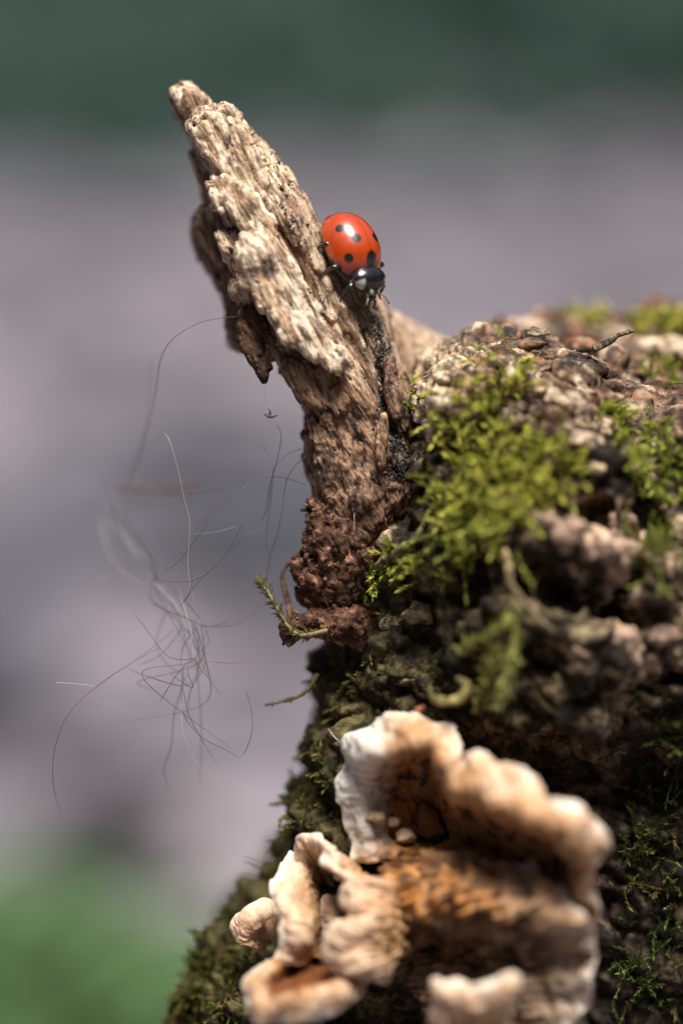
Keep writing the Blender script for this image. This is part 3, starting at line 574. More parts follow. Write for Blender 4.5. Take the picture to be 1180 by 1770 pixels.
# ================================================================== MOSS
def moss(name, pos, nrm, label, L=(1.8, 3.2), leaf=(.75, .2), nl=16, bias=(0, -.25, .55), c0=(.17, .21, .028), c1=(.50, .52, .08), brown=.1, group=None, droop=.3):
    n = len(pos); up = np.array(bias); d0 = nrm * .9 + up + rng.normal(size=(n, 3)) * .38; d0 /= np.linalg.norm(d0, axis=1)[:, None]
    bend = rng.normal(size=(n, 3)) * .45 + np.array([0, 0, -droop]); Ls = rng.uniform(*L, n)
    t = np.linspace(.12, 1, nl)[None, :, None]; C = pos[:, None] - nrm[:, None] * .15 + d0[:, None] * Ls[:, None, None] * t + bend[:, None] * Ls[:, None, None] * t ** 2 * .6
    T = d0[:, None] + bend[:, None] * t * 1.2; T = T / np.linalg.norm(T, axis=2, keepdims=True)
    ang = np.arange(nl)[None] * 2.4 + rng.uniform(0, 6.28, (n, 1)); X = np.cross(T, [.31, .52, .79]); X /= np.linalg.norm(X, axis=2, keepdims=True); Y = np.cross(T, X)
    rad = X * np.cos(ang)[..., None] + Y * np.sin(ang)[..., None]; op = (.75 - .45 * t) + rng.normal(size=(n, nl, 1)) * .1
    dr = (T + rad * op * 1.5).reshape(-1, 3); ls = (leaf[0] * (.65 + .45 * t) * rng.uniform(.8, 1.2, (n, nl, 1))).reshape(-1)
    V, F = blades(C.reshape(-1, 3), dr, T.reshape(-1, 3), ls, ls * leaf[1] / leaf[0] * 1.3)
    sh = np.clip(rng.normal(.4, .25, (n, 1)) + .35 * t[..., 0] - .1, 0, 1); sh = np.broadcast_to(sh, (n, nl)).reshape(-1)[:, None]
    c = np.array(c0) * (1 - sh) + np.array(c1) * sh; br = np.repeat(rng.random(n) < brown, nl); c[br] = np.array([.26, .19, .06]) * rng.uniform(.6, 1.1, (br.sum(), 1))
    e = empty(name, pos.mean(0), label, 'moss', group)
    add('leaves', V, F, M['moss'], e, colr=np.repeat(c, len(BLADE_V), 0), kind='stuff')
    SVv, SFf = [], []; o_ = 0
    for k in range(n):
        v, f = tube(np.concatenate([pos[k:k + 1] - nrm[k] * .4, C[k, ::3]]), .07, 3); SVv.append(v); SFf.append(f + o_); o_ += len(v)
    SVv = np.concatenate(SVv); add('stems', SVv, np.concatenate(SFf), M['moss'], e, colr=np.tile([.13, .11, .03], (len(SVv), 1)), kind='stuff')
    return e
def inpoly(px, py, P):
    ins = np.zeros(len(px), bool)
    for k in range(len(P)):
        a, b = P[k], P[(k + 1) % len(P)]; cnd = (a[1] > py) != (b[1] > py); ins ^= cnd & (px < (b[0] - a[0]) * (py - a[1]) / (b[1] - a[1] + 1e-9) + a[0])
    return ins
def onbody(poly, n, jit=14, src=None):
    V, N, px, py, vis = src or (BV, BN, BPX, BPY, Bvis)
    s = inpoly(px + rng.normal(0, jit, len(px)), py + rng.normal(0, jit, len(px)), poly) & vis; idx = np.where(s)[0]
    k = rng.choice(idx, n, replace=len(idx) < n); return V[k], N[k]
yel = (.74, .70, .13)
moss('moss_cushion', *onbody([(775, 700), (830, 690), (870, 730), (950, 760), (1000, 830), (950, 880), (890, 940), (800, 940), (760, 890), (800, 830), (770, 760)], 520), 'big yellow-green moss cushion spread over the bulging bark front', L=(1.6, 3.2), c1=yel)
moss('moss_cushion', *onbody([(835, 650), (890, 640), (905, 690), (860, 710)], 42), 'small bright moss tuft on the bark just above the big cushion', c1=yel)
moss('moss_cushion', *onbody([(750, 860), (800, 850), (850, 920), (830, 970), (770, 940)], 60), 'loose green moss fringe hanging below the big moss cushion', c1=(.30, .36, .06))
moss('moss_cushion', *onbody([(1040, 680), (1070, 720), (1085, 780), (1110, 830), (1085, 830), (1050, 760), (1025, 700)], 60, 8), 'narrow moss strip running down between pale bark chips', L=(1.0, 2.0))
moss('moss_cushion', *onbody([(1120, 640), (1160, 645), (1160, 670), (1115, 665)], 26, 5), 'sharp little moss tuft on the dark bark ridge', L=(.9, 1.7), leaf=(.7, .17))
moss('moss_cushion', *onbody([(1105, 760), (1150, 745), (1175, 800), (1180, 880), (1150, 890), (1120, 830)], 60, 8), 'green moss patch on the far side of the pale chip hollow', L=(1.0, 2.0), c0=(.06, .12, .02))
moss('moss_cushion', *onbody([(1090, 930), (1140, 920), (1165, 990), (1140, 1010), (1100, 970)], 46), 'soft moss tuft beside pale bark chips below the ridge', c1=(.24, .26, .06))
moss('moss_cushion', *onbody([(700, 960), (760, 960), (760, 995), (705, 1000)], 18, 6), 'small moss wisp on olive bark beside the crumbly heartwood', L=(1.2, 2.2))
moss('moss_cushion', *onbody([(612, 1050), (640, 1000), (668, 950), (690, 935), (690, 965), (660, 1010), (630, 1055)], 34, 5), 'thin bright moss edge along the crumbly heartwood', L=(.8, 1.7))
moss('moss_cushion', *onbody([(700, 730), (712, 665), (728, 670), (722, 720), (708, 745)], 16, 4), 'tiny moss sprig in the cleft between spike and bark lobe', L=(.8, 1.5), bias=(-.3, -.2, .8))
moss('moss_cushion', *onbody([(1140, 1260), (1180, 1230), (1180, 1330), (1150, 1330)], 26), 'dim moss tuft on the dark lower bark', c0=(.05, .09, .02), c1=(.14, .18, .04))  # this and the next two: shade of the overhang put into darker leaf colours
moss('moss_cushion', *onbody([(1060, 1420), (1180, 1400), (1180, 1560), (1080, 1530)], 60), 'dark green moss mat beside the right edge of the large fungus', c0=(.05, .08, .015), c1=(.16, .18, .05))
moss('moss_cushion', *onbody([(1060, 1600), (1180, 1560), (1180, 1770), (1070, 1770)], 60), 'shadowed moss mat on the bark below the large fungus', c0=(.04, .08, .015), c1=(.11, .16, .04))
moss('moss_cushion', *onbody([(330, 1620), (420, 1560), (430, 1660), (400, 1770), (300, 1770)], 260), 'dark olive moss on the flaring foot beside the small fungus', L=(.5, 1.1), leaf=(.5, .17), c0=(.05, .06, .012), c1=(.13, .14, .025), brown=.25)
moss('moss_cushion', *onbody([(440, 1420), (540, 1270), (590, 1400), (500, 1440), (420, 1520)], 90, 10), 'thin olive moss film on the bark left of the large fungus', L=(.5, 1.1), leaf=(.5, .16), c0=(.05, .06, .015), c1=(.15, .15, .035), brown=.4)
moss('moss_cushion', *onbody([(545, 1150), (620, 1100), (640, 1180), (590, 1240), (545, 1240)], 60, 8), 'sparse brownish moss on the bark under the curled sprig', L=(.5, 1.2), leaf=(.5, .14), c0=(.09, .08, .02), c1=(.22, .19, .05), brown=.5)
# moss on the far ridge of the stump
far = np.array([pt(a, 562 - 10 * math.sin((a - 960) / 30) , 21) for a in np.linspace(975, 1060, 60)]) + rng.normal(0, .5, (60, 3))
far[:, 2] -= .8
moss('moss_cushion', far, np.tile([0, -.2, .98], (60, 1)), 'yellow-green moss cap on the far ridge behind the splinter', L=(1.0, 2.0), c1=yel)
far = np.array([pt(a, 585, 17) for a in np.linspace(1100, 1200, 120)]) + rng.normal(0, .9, (120, 3))
moss('moss_cushion', far, np.tile([0, -.3, .95], (120, 1)), 'broad moss cap on the far right ridge of the stump', L=(1.2, 2.4), c1=yel)
for k, (a, b, d, r) in enumerate([(890, 563, 21, (1.6, 1.6, .9)), (925, 562, 21, (1.5, 1.6, .9)), (960, 563, 21, (1.4, 1.6, .8)), (1090, 560, 22, (1.2, 1.4, .9)), (1120, 600, 14, (1.6, 1.4, 1.2)), (1165, 600, 13, (1.6, 1.4, 1.2))]):
    chunk(a, b + 6, d, r, 640 + k, (.58, .44, .30), 'bark', 'bark_chip', amp=.6)
# moss sprigs reaching out into the air on the left
def sprig(name, P, rad, label, nl, leaf, c0, c1, open_=.8):
    e = empty(name, pt(*P[0]), label, 'moss'); C = spline(pts(P), 60); V, F = tube(C, np.linspace(rad, rad * .4, 60), 6)
    add('stem', V, F, M['moss'], e, colr=np.tile([.22, .17, .07], (len(V), 1)))
    t = rng.uniform(.05, 1, nl); i = (t * 59).astype(int); T = np.gradient(C, axis=0)[i]; T /= np.linalg.norm(T, axis=1)[:, None]
    ls = leaf[0] * rng.uniform(.7, 1.2, nl); V, F = blades(C[i], T + rdir(nl) * open_, T, ls, ls * leaf[1]); s = (t[:, None] * .7 + rng.random((nl, 1)) * .3)
    add('leaves', V, F, M['moss'], e, colr=np.repeat(np.array(c0) * (1 - s) + np.array(c1) * s, len(BLADE_V), 0)); return e
sprig('moss_sprig', [(565, 1090, -.6), (520, 1098, -1.2), (495, 1080, -1), (478, 1050, -.5), (462, 1022, .5), (448, 1006, 1)], .26, 'curled mossy sprig with brush tip reaching off the bark edge', 240, (1.0, .13), (.13, .09, .035), (.16, .17, .05), 1.0)
sprig('moss_sprig', [(548, 1165, 1), (536, 1188, 1.5), (516, 1204, 2), (490, 1212, 2.4), (462, 1218, 2.8)], .22, 'thin dark lacy sprig hanging off the bark edge lower down', 130, (.55, .25), (.12, .11, .045), (.14, .17, .08))
sprig('moss_sprig', [(895, 1045, -11), (888, 1110, -13.6), (880, 1160, -13.4), (865, 1215, -12)], .22, 'long yellowish moss shoot trailing down the bark under the pale root', 260, (1.1, .3), (.20, .20, .05), (.34, .34, .09), 1.2)
sprig('moss_sprig', [(790, 1122, -10), (830, 1105, -12.4), (868, 1080, -13.2), (882, 1066, -12)], .22, 'short moss shoot lying sideways on the bark above the curled root', 200, (1.1, .3), (.22, .21, .05), (.36, .36, .09), 1.2)
sprig('moss_sprig', [(822, 1232, -8), (840, 1180, -11.8), (855, 1125, -12.8)], .22, 'upright moss shoot beside the curled root over the fungus', 200, (1.1, .3), (.20, .19, .05), (.34, .34, .1), 1.2)
bar('rootlet', [(540, 965, 3), (505, 972, 3.5), (488, 990, 3.5), (492, 1020, 3), (500, 1050, 2), (505, 1075, 1)], [.14, .17, .2, .26, .34, .4], (.11, .065, .04), 'rot', stump, seed=44)

# ================================================================== BRACKET FUNGI
def loft(rows, nu, nv, th, seed, colf, name, label, ruff=.25, rip=.12, wav=(3.2, .45), root=None, m='fungus', ribs=0):
    # rows: list of control polylines rim first, each the same number of (px, py, d)
    Rw = np.array([pts(r) for r in rows]); A = np.stack([spline(r, nu) for r in Rw], 0)
    Gd = np.stack([spline(A[:, j], nv) for j in range(nu)], 1)            # nv x nu x 3
    v = np.linspace(0, 1, nv)[:, None]; u = np.linspace(0, 1, nu)[None]
    du = np.gradient(Gd, axis=1); dv = np.gradient(Gd, axis=0); Nn = np.cross(du, dv); Nn /= np.linalg.norm(Nn, axis=2, keepdims=True) + 1e-9
    Nn = np.where((Nn[..., 1].mean() > 0), -Nn, Nn)
    fl = Gd.reshape(-1, 3); Lu = np.linalg.norm(du, axis=2).cumsum(1)
    dsp = ruff * fbm(fl / 2.2, 3, seed).reshape(nv, nu) + .08 * fbm(fl / .7, 3, seed + 2).reshape(nv, nu)
    dsp += rip * ridged(np.stack([(Lu / .8).ravel(), np.broadcast_to(v * 2.5, (nv, nu)).ravel() + .3 * fbm(fl / 2, 2, seed + 4), 0 * fl[:, 0]], 1), 2, seed + 5).reshape(nv, nu) * sstep(.02, .25, v)
    ph = Lu / wav[0] * 2 * np.pi + 2.6 * fbm(np.stack([(Lu / 5).ravel(), 0 * Lu.ravel(), 0 * Lu.ravel()], 1), 2, seed + 12).reshape(nv, nu)
    dsp += wav[1] * np.sin(ph) * np.exp(-v / .22) + .2 * wav[1] * np.sin(2.3 * ph + 1) * np.exp(-v / .12)
    if ribs: dsp += ribs * ridged(np.stack([(Lu / .55).ravel(), np.broadcast_to(v * 1.2, (nv, nu)).ravel(), 0 * fl[:, 0]], 1), 2, seed + 9).reshape(nv, nu) * sstep(.05, .4, v)
    Gd = Gd + Nn * dsp[..., None]
    tv = th * (.42 + .75 * v); e = np.sqrt(np.clip(1 - (1 - np.clip(v / .04, 0, 1)) ** 2, 0, 1)); eu = np.sqrt(np.clip(1 - (1 - np.clip(np.minimum(u, 1 - u) / .03, 0, 1)) ** 2, 0, 1))
    off = (tv * e * np.maximum(eu, .02) / 2)[..., None]
    Fr = (Gd + Nn * off).reshape(-1, 3); Bk = (Gd - Nn * off).reshape(-1, 3)
    I, J = np.meshgrid(np.arange(nv - 1), np.arange(nu - 1), indexing='ij'); a = (I * nu + J).ravel(); Q = np.stack([a, a + 1, a + nu + 1, a + nu], 1); n0 = nv * nu
    rim = np.concatenate([np.arange(nu), (np.arange(1, nv)) * nu + nu - 1, (nv - 1) * nu + np.arange(nu - 2, -1, -1), np.arange(nv - 2, -1, -1) * nu]); rn = rim
    E = np.stack([rn[:-1], rn[1:], rn[1:] + n0, rn[:-1] + n0], 1)
    V = np.concatenate([Fr, Bk]); F = np.concatenate([Q, Q[:, ::-1] + n0, E[:, ::-1]])
    vv = np.concatenate([np.broadcast_to(v, (nv, nu)).ravel()] * 2); uu = np.concatenate([np.broadcast_to(u, (nv, nu)).ravel()] * 2)
    isb = np.concatenate([np.zeros(n0), np.ones(n0)])
    c = colf(V, uu, vv, isb); 
    if root is None: root = empty('bracket_fungus', V.mean(0), label, 'fungus')
    add(name, V, F, M[m], root, colr=c); return root, V
white, cream2, tan2, orange, dkbr = np.array([.60, .51, .41]), np.array([.52, .355, .235]), np.array([.36, .21, .105]), np.array([.30, .125, .03]), np.array([.045, .02, .01])
def fcol(seed, a=.12, b=.4, c_=.75, blk=.5, rimw=1.0):
    def f(V, u, v, isb):
        t = fbm(V / 3, 3, seed) * .16 + fbm(V / .8, 2, seed + 1) * .05; s = v + t
        c = np.tile(white * rimw, (len(V), 1)); c = mixc(c, cream2, sstep(.01, a, s)); c = mixc(c, tan2, sstep(a, b, s)); c = mixc(c, orange, sstep(b, c_, s) * .95)
        c = mixc(c, dkbr, sstep(.1, .42, fbm(V / 1.5, 4, seed + 3)) * sstep(c_ - .25, c_ + .05, s) * blk)
        c = mixc(c, white * .95, isb * sstep(.6, 0, v) * .6)
        return c
    return f
def leftwhite(f):
    def g(V, u, v, isb):
        c = f(V, u, v, isb); px, py = topx(V); t = fbm(V / np.array([3, 3, .5]), 3, 91)
        return mixc(c, np.array([.50, .455, .395]) * (1 + .18 * t[:, None]), sstep(690, 630, px + 14 * fbm(V / 2, 2, 90)) * sstep(1500, 1440, py) * .95)
    return g
rim = [(618, 1490, -4.5), (600, 1440, -4), (588, 1385, -3.5), (586, 1335, -3.5), (598, 1285, -4), (626, 1252, -5), (668, 1238, -6.5), (716, 1236, -7.5), (758, 1242, -8), (784, 1272, -9), (798, 1310, -11), (826, 1298, -13), (868, 1316, -14), (914, 1344, -15.5), (946, 1378, -17), (988, 1388, -17.5), (1030, 1414, -17), (1043, 1446, -16.5), (1032, 1490, -15.5), (1028, 1535, -14.5), (1040, 1572, -13.5), (1015, 1605, -13)]
r1 = [(640, 1492, -6), (628, 1440, -5.4), (622, 1390, -5.2), (624, 1345, -6), (640, 1308, -8.6), (664, 1296, -10), (694, 1294, -10.8), (724, 1284, -11), (750, 1292, -11), (768, 1324, -12), (786, 1366, -14), (818, 1366, -16), (852, 1390, -17), (890, 1402, -18), (926, 1424, -19), (962, 1434, -19.4), (994, 1462, -18.6), (1006, 1490, -17), (1002, 1518, -15.5), (1000, 1550, -14), (1010, 1575, -12.5), (995, 1596, -12)]
r2 = [(660, 1490, -6), (650, 1446, -5), (648, 1404, -4.4), (656, 1364, -4.4), (678, 1328, -4.6), (698, 1316, -4.8), (718, 1314, -5), (738, 1310, -5), (756, 1316, -5), (772, 1344, -5.4), (792, 1384, -6.4), (822, 1388, -8), (854, 1408, -9), (888, 1420, -9.6), (920, 1440, -10), (950, 1452, -10), (976, 1480, -9.8), (984, 1506, -9.6), (980, 1528, -9.2), (978, 1555, -8.8), (985, 1572, -8.4), (975, 1588, -8)]
r3 = [(690, 1488, -6), (684, 1450, -4), (684, 1420, -3.2), (690, 1390, -2.8), (704, 1364, -2.6), (716, 1354, -2.6), (728, 1352, -2.6), (742, 1352, -2.6), (756, 1362, -2.6), (770, 1384, -2.8), (788, 1412, -3.4), (812, 1424, -4.2), (840, 1442, -5), (868, 1458, -5.4), (896, 1474, -5.6), (918, 1488, -5.6), (934, 1506, -5.6), (940, 1524, -5.6), (938, 1540, -5.4), (934, 1556, -5.2), (932, 1568, -5), (925, 1578, -5)]
r4 = [(720, 1480, -4.6)] * 2 + [(722, 1455, -2.4), (724, 1440, -1.6), (732, 1430, -1.2), (738, 1424, -1), (744, 1424, -1), (750, 1426, -1), (756, 1432, -1), (762, 1442, -1), (772, 1454, -1.4), (786, 1464, -2), (802, 1474, -2.4), (820, 1486, -2.6), (838, 1498, -2.8), (850, 1510, -3), (858, 1522, -3), (860, 1534, -3), (858, 1544, -3), (856, 1552, -3), (852, 1560, -3), (846, 1566, -3)]
fr, FV = loft([rim, r1, r2, r3, r4], 460, 170, 1.05, 700, leftwhite(fcol(700, .05, .20, .42, .9)), 'upper_shelf', 'large pale wavy bracket fungus with orange-brown centre on the stump front', ruff=.5, rip=.10, wav=(5.5, .42))
for k, (a, b, d, r) in enumerate([(735, 1455, -1.2, (3.2, 2.6, 3.0)), (775, 1480, -2.4, (3.4, 2.6, 2.6)), (820, 1505, -3.4, (3.6, 2.6, 2.4)), (870, 1530, -4.2, (3.4, 2.4, 2.2))]):
    chunk(a, b, d, r, 780 + k, (.27, .12, .035), 'fungus', 'hub', parent=fr, amp=.9, freq=2.2)
# lower lobe with the orange fold and the ribbed fan
R_ = [(905, 1500, -9), (965, 1540, -13), (1005, 1572, -15.6), (1022, 1600, -15.6), (1026, 1632, -14.8), (1032, 1670, -14), (1026, 1712, -14), (1010, 1742, -13.6), (984, 1774, -13), (940, 1810, -12), (880, 1850, -11)]
R1 = [(860, 1494, -9), (915, 1530, -13), (958, 1562, -15.2), (976, 1592, -15), (978, 1630, -13), (976, 1668, -12), (968, 1706, -12), (954, 1738, -11.6), (930, 1768, -11), (894, 1800, -10), (845, 1835, -9)]
R2 = [(810, 1490, -8.4), (845, 1518, -11), (880, 1552, -13.6), (890, 1584, -13.6), (886, 1622, -11), (878, 1654, -9.6), (866, 1686, -9.4), (850, 1712, -9), (826, 1740, -8.4), (800, 1765, -8), (770, 1790, -7)]
R3 = [(745, 1490, -7.4), (770, 1512, -9.6), (792, 1544, -12), (798, 1574, -12), (790, 1606, -9), (780, 1632, -7.6), (770, 1652, -7), (756, 1668, -6.6), (742, 1684, -6), (730, 1700, -5.6), (715, 1715, -5)]
R4 = [(690, 1495, -6.4), (700, 1516, -8), (708, 1540, -9.8), (710, 1564, -9.6), (706, 1590, -7.6), (702, 1602, -6), (698, 1612, -5.4), (692, 1622, -5), (686, 1630, -4.4), (682, 1640, -4), (680, 1650, -3.6)]
R5 = [(660, 1500, -5.4), (664, 1520, -7), (668, 1545, -8.5), (668, 1562, -7.5), (666, 1572, -5.6), (664, 1580, -4.4), (662, 1586, -4), (660, 1592, -3.6), (658, 1598, -3), (656, 1604, -2.6), (655, 1610, -2)]
def lowcol(V, u, v, isb):
    t = fbm(V / 3, 3, 720) * .15; s = v + t; c = np.tile(white * .8, (len(V), 1)); c = mixc(c, np.array([.30, .21, .13]), sstep(.0, .2, s)); c = mixc(c, np.array([.16, .085, .035]), sstep(.2, .6, s))
    fold = sstep(.36, .26, u); c = mixc(c, np.array([.42, .255, .14]), fold * sstep(.02, .2, s)); c = mixc(c, np.array([.38, .165, .04]), fold * sstep(.3, .6, s))
    c = mixc(c, dkbr, sstep(.0, .3, fbm(V / 1.8, 4, 725) + .45 * sstep(.19, .08, u)) * sstep(.15, .45, v) * (.75 + .2 * (1 - fold))); return c
loft([R_, R1, R2, R3, R4, R5], 320, 180, 1.1, 730, lowcol, 'lower_lobe', None, root=fr, ruff=.95, rip=.16, ribs=.34, wav=(4.5, .35))
# warty knobs and specks on the left of the big shelf
for k, (a, b, d, r) in enumerate([(652, 1412, -5.6, (1.0, .9, .5)), (680, 1420, -5.2, (.6, .7, .45)), (700, 1446, -5.2, (.9, .9, .6)), (738, 1478, -6, (1.0, 1, .7)), (764, 1498, -7.4, (.9, 1, .6))]):
    chunk(a, b, d, r, 760 + k, (.42, .28, .17) if k < 3 else (.30, .14, .045), 'fungus', 'wart', parent=fr, amp=.5)
sp = pts([(617, 1293, -5.6), (625, 1457, -6), (691, 1471, -8.5), (724, 1501, -9.4), (727, 1504, -9.4), (746, 1533, -13.5), (744, 1530, -13.4), (748, 1537, -13.6), (794, 1708, -17.2), (792, 1705, -17.2)])
V, F = beads(sp, np.array([.14, .13, .13, .2, .18, .34, .3, .25, .22, .18])); add('dark_speck', V, F, M['black'], fr, kind='stuff')
# left ruffled fungus
fc2 = fcol(740, .25, .7, 1.25, .3)
def hot(V, u, v, isb): return mixc(fcol(750, .10, .30, .5, .9)(V, u, v, isb), np.array([.11, .033, .008]), sstep(.3, .5, v + .12 * fbm(V / 1.2, 3, 755)))
A0 = [(472, 1664, -7.4), (437, 1684, -9.6), (421, 1708, -10.6), (432, 1745, -11.6), (455, 1769, -12.4), (490, 1766, -13.2), (530, 1764, -13.6), (575, 1752, -13.4), (612, 1732, -12.4), (628, 1706, -11), (614, 1690, -9.6), (590, 1688, -8.6)]
A1 = [(486, 1662, -8.4), (462, 1684, -10.4), (450, 1708, -11.6), (458, 1730, -12.8), (476, 1736, -13.6), (500, 1724, -14.2), (532, 1722, -14.4), (566, 1714, -14), (594, 1702, -12.8), (606, 1692, -11), (600, 1682, -9.4), (582, 1680, -8)]
A2 = [(500, 1650, -6), (488, 1676, -7), (484, 1696, -8), (490, 1710, -9), (502, 1714, -9.6), (518, 1710, -10), (536, 1708, -10), (556, 1702, -9.8), (574, 1692, -9), (582, 1682, -7.6), (580, 1672, -6.4), (570, 1662, -5.6)]
A3 = [(522, 1632, -2.4), (518, 1646, -2.8), (518, 1656, -3.2), (522, 1664, -3.6), (530, 1668, -4), (538, 1668, -4), (546, 1666, -4), (554, 1662, -4), (560, 1656, -3.6), (562, 1648, -3), (560, 1642, -2.6), (554, 1636, -2.4)]
fl_, _ = loft([A0, A1, A2, A3], 300, 90, 1.5, 800, hot, 'cup', 'small ruffled pale bracket fungus cluster with a glossy red-brown cup', ruff=.25, rip=.03, wav=(6, .25))
def quick(rows, seed, name, cf=fc2, th=1.15, ruff=.35, rip=.12, nu=200, nv=80, root=fl_): loft(rows, nu, nv, th, seed, cf, name, None, root=root, ruff=ruff, rip=rip, wav=(4.5, .2))
quick([[(500, 1470, -1.5), (470, 1520, -4), (466, 1545, -6), (480, 1580, -7.6), (484, 1620, -8.4), (470, 1665, -8)],
       [(520, 1480, -2), (500, 1530, -5), (500, 1560, -7.4), (512, 1590, -9), (514, 1625, -9.4), (500, 1668, -8.6)],
       [(535, 1490, -1.5), (520, 1530, -4), (524, 1565, -6), (534, 1600, -7), (534, 1630, -7), (520, 1660, -6.6)],
       [(545, 1500, 0), (540, 1535, -1), (545, 1570, -2), (550, 1605, -2.6), (548, 1630, -3), (540, 1650, -3)]], 820, 'ruffle')
quick([[(512, 1470, -2), (520, 1445, -3), (548, 1442, -4.6), (562, 1470, -6), (556, 1490, -7), (575, 1505, -8), (600, 1518, -8.6), (612, 1545, -9)],
       [(522, 1488, -2.4), (534, 1462, -4), (560, 1460, -6), (582, 1484, -7.6), (580, 1502, -8.6), (598, 1514, -9.6), (622, 1526, -9.6), (636, 1548, -9.6)],
       [(532, 1505, -1), (546, 1482, -2.4), (572, 1480, -4.4), (600, 1496, -6), (604, 1508, -7), (618, 1518, -8), (640, 1530, -8), (652, 1552, -8)],
       [(545, 1520, 1), (560, 1505, 0), (590, 1500, -2), (618, 1508, -4), (625, 1518, -5), (638, 1528, -5.4), (655, 1540, -5.4), (665, 1560, -5)]], 830, 'ruffle')
quick([[(598, 1530, -9), (590, 1556, -9.6), (600, 1590, -10.4), (575, 1606, -11), (556, 1640, -11.6), (562, 1662, -12), (600, 1678, -12), (640, 1690, -11), (660, 1690, -10)],
       [(625, 1520, -10.4), (618, 1556, -11.4), (628, 1590, -12.4), (612, 1610, -13), (596, 1636, -13), (606, 1652, -13.2), (630, 1668, -13), (654, 1676, -12), (668, 1670, -10.6)],
       [(660, 1520, -9.6), (656, 1556, -10.8), (660, 1590, -11.6), (650, 1612, -11.8), (640, 1632, -12), (644, 1644, -12), (656, 1652, -11.8), (670, 1654, -11), (680, 1648, -10)],
       [(690, 1530, -7), (692, 1560, -8), (692, 1590, -8.6), (688, 1610, -9), (684, 1624, -9), (684, 1632, -9), (686, 1636, -9), (690, 1636, -8.6), (694, 1630, -8)]], 840, 'ruffle', rip=.3, ruff=.5, th=1.4)
quick([[(556, 1642, -11), (560, 1664, -11.4), (590, 1686, -11.4), (622, 1700, -10.6)], [(580, 1640, -10), (584, 1668, -11.6), (606, 1694, -11.4), (632, 1702, -10.4)], [(600, 1645, -8.4), (604, 1668, -9), (620, 1686, -9), (640, 1692, -8.6)], [(620, 1650, -6), (624, 1664, -6), (636, 1674, -6), (650, 1680, -6)]], 850, 'ruffle')
quick([[(484, 1562, 2), (446, 1560, 1.5), (414, 1574, 1), (403, 1598, 1), (410, 1624, 1)], [(486, 1578, .4), (458, 1580, -.2), (436, 1592, -.6), (424, 1608, -.6), (424, 1632, -.2)], [(494, 1606, 2), (478, 1610, 2), (464, 1618, 2), (454, 1630, 2), (448, 1648, 2)]], 860, 'outer_ruffle', th=1.0, ruff=.25, rip=.08)
quick([[(560, 1548, -3), (556, 1580, -4.4), (560, 1620, -5)], [(580, 1552, -4), (578, 1585, -5.6), (580, 1622, -6)], [(605, 1556, -3), (602, 1588, -3.6), (604, 1620, -4)]], 865, 'ruffle', nu=90, nv=50)
# stem of the cup back to the bark
bar('stalk', [(560, 1690, -6), (600, 1640, -3), (640, 1600, 0), (680, 1580, 3)], [2.2, 2.6, 3, 3], (.20, .09, .03), 'fungus', fl_, sides=12, n=30, seed=61)
bar('stalk', [(470, 1610, 0), (520, 1590, -1), (580, 1580, 1), (650, 1560, 4)], [1.2, 1.6, 2.2, 2.5], (.25, .13, .06), 'fungus', fl_, sides=12, n=30, seed=62)
# front small one at the bottom
fb, _ = loft([[(748, 1772, -14), (745, 1735, -15.6), (748, 1692, -16), (768, 1700, -16.6), (790, 1690, -17), (820, 1704, -17.6), (850, 1692, -18), (882, 1678, -18.4), (899, 1692, -18.4), (890, 1722, -17.6), (880, 1760, -16.6)],
      [(768, 1790, -15), (764, 1760, -16.4), (766, 1724, -17), (780, 1726, -17.4), (798, 1722, -17.6), (822, 1730, -18), (846, 1724, -18.4), (868, 1714, -19), (878, 1716, -19), (874, 1738, -18), (868, 1770, -17)],
      [(780, 1840, -14), (778, 1810, -15), (780, 1780, -15.4), (790, 1780, -15.4), (804, 1780, -15.6), (822, 1784, -15.8), (840, 1780, -16), (856, 1774, -16.4), (862, 1776, -16), (860, 1790, -15), (856, 1810, -14)],
      [(790, 1890, -9), (790, 1870, -9), (792, 1850, -9), (798, 1850, -9), (808, 1850, -9), (820, 1850, -9), (832, 1850, -9), (840, 1848, -9), (844, 1850, -9), (842, 1860, -9), (840, 1870, -9)]], 240, 90, 1.1, 870, fcol(870, .18, .6, 1.1, .4), 'cap', 'small cream bracket fungus with a crinkled rim in front of the ribbed fan', ruff=.25, rip=.06, wav=(4.5, .2))
bar('stalk', [(815, 1840, -13), (810, 1860, -8), (800, 1850, -2), (790, 1800, 3)], [2, 2.4, 2.6, 2.8], (.20, .11, .05), 'fungus', fb, sides=12, n=24, seed=63)
bar('twig', [(884, 1490, -13.6), (900, 1520, -14.8), (920, 1548, -15.4), (940, 1565, -15)], [.12, .22, .22, .1], (.03, .02, .015), 'rot', stump, seed=70)
bar('twig', [(700, 1244, -5), (725, 1228, -7), (735, 1222, -7)], [.3, .45, .2], (.30, .10, .05), 'rot', stump, seed=71)

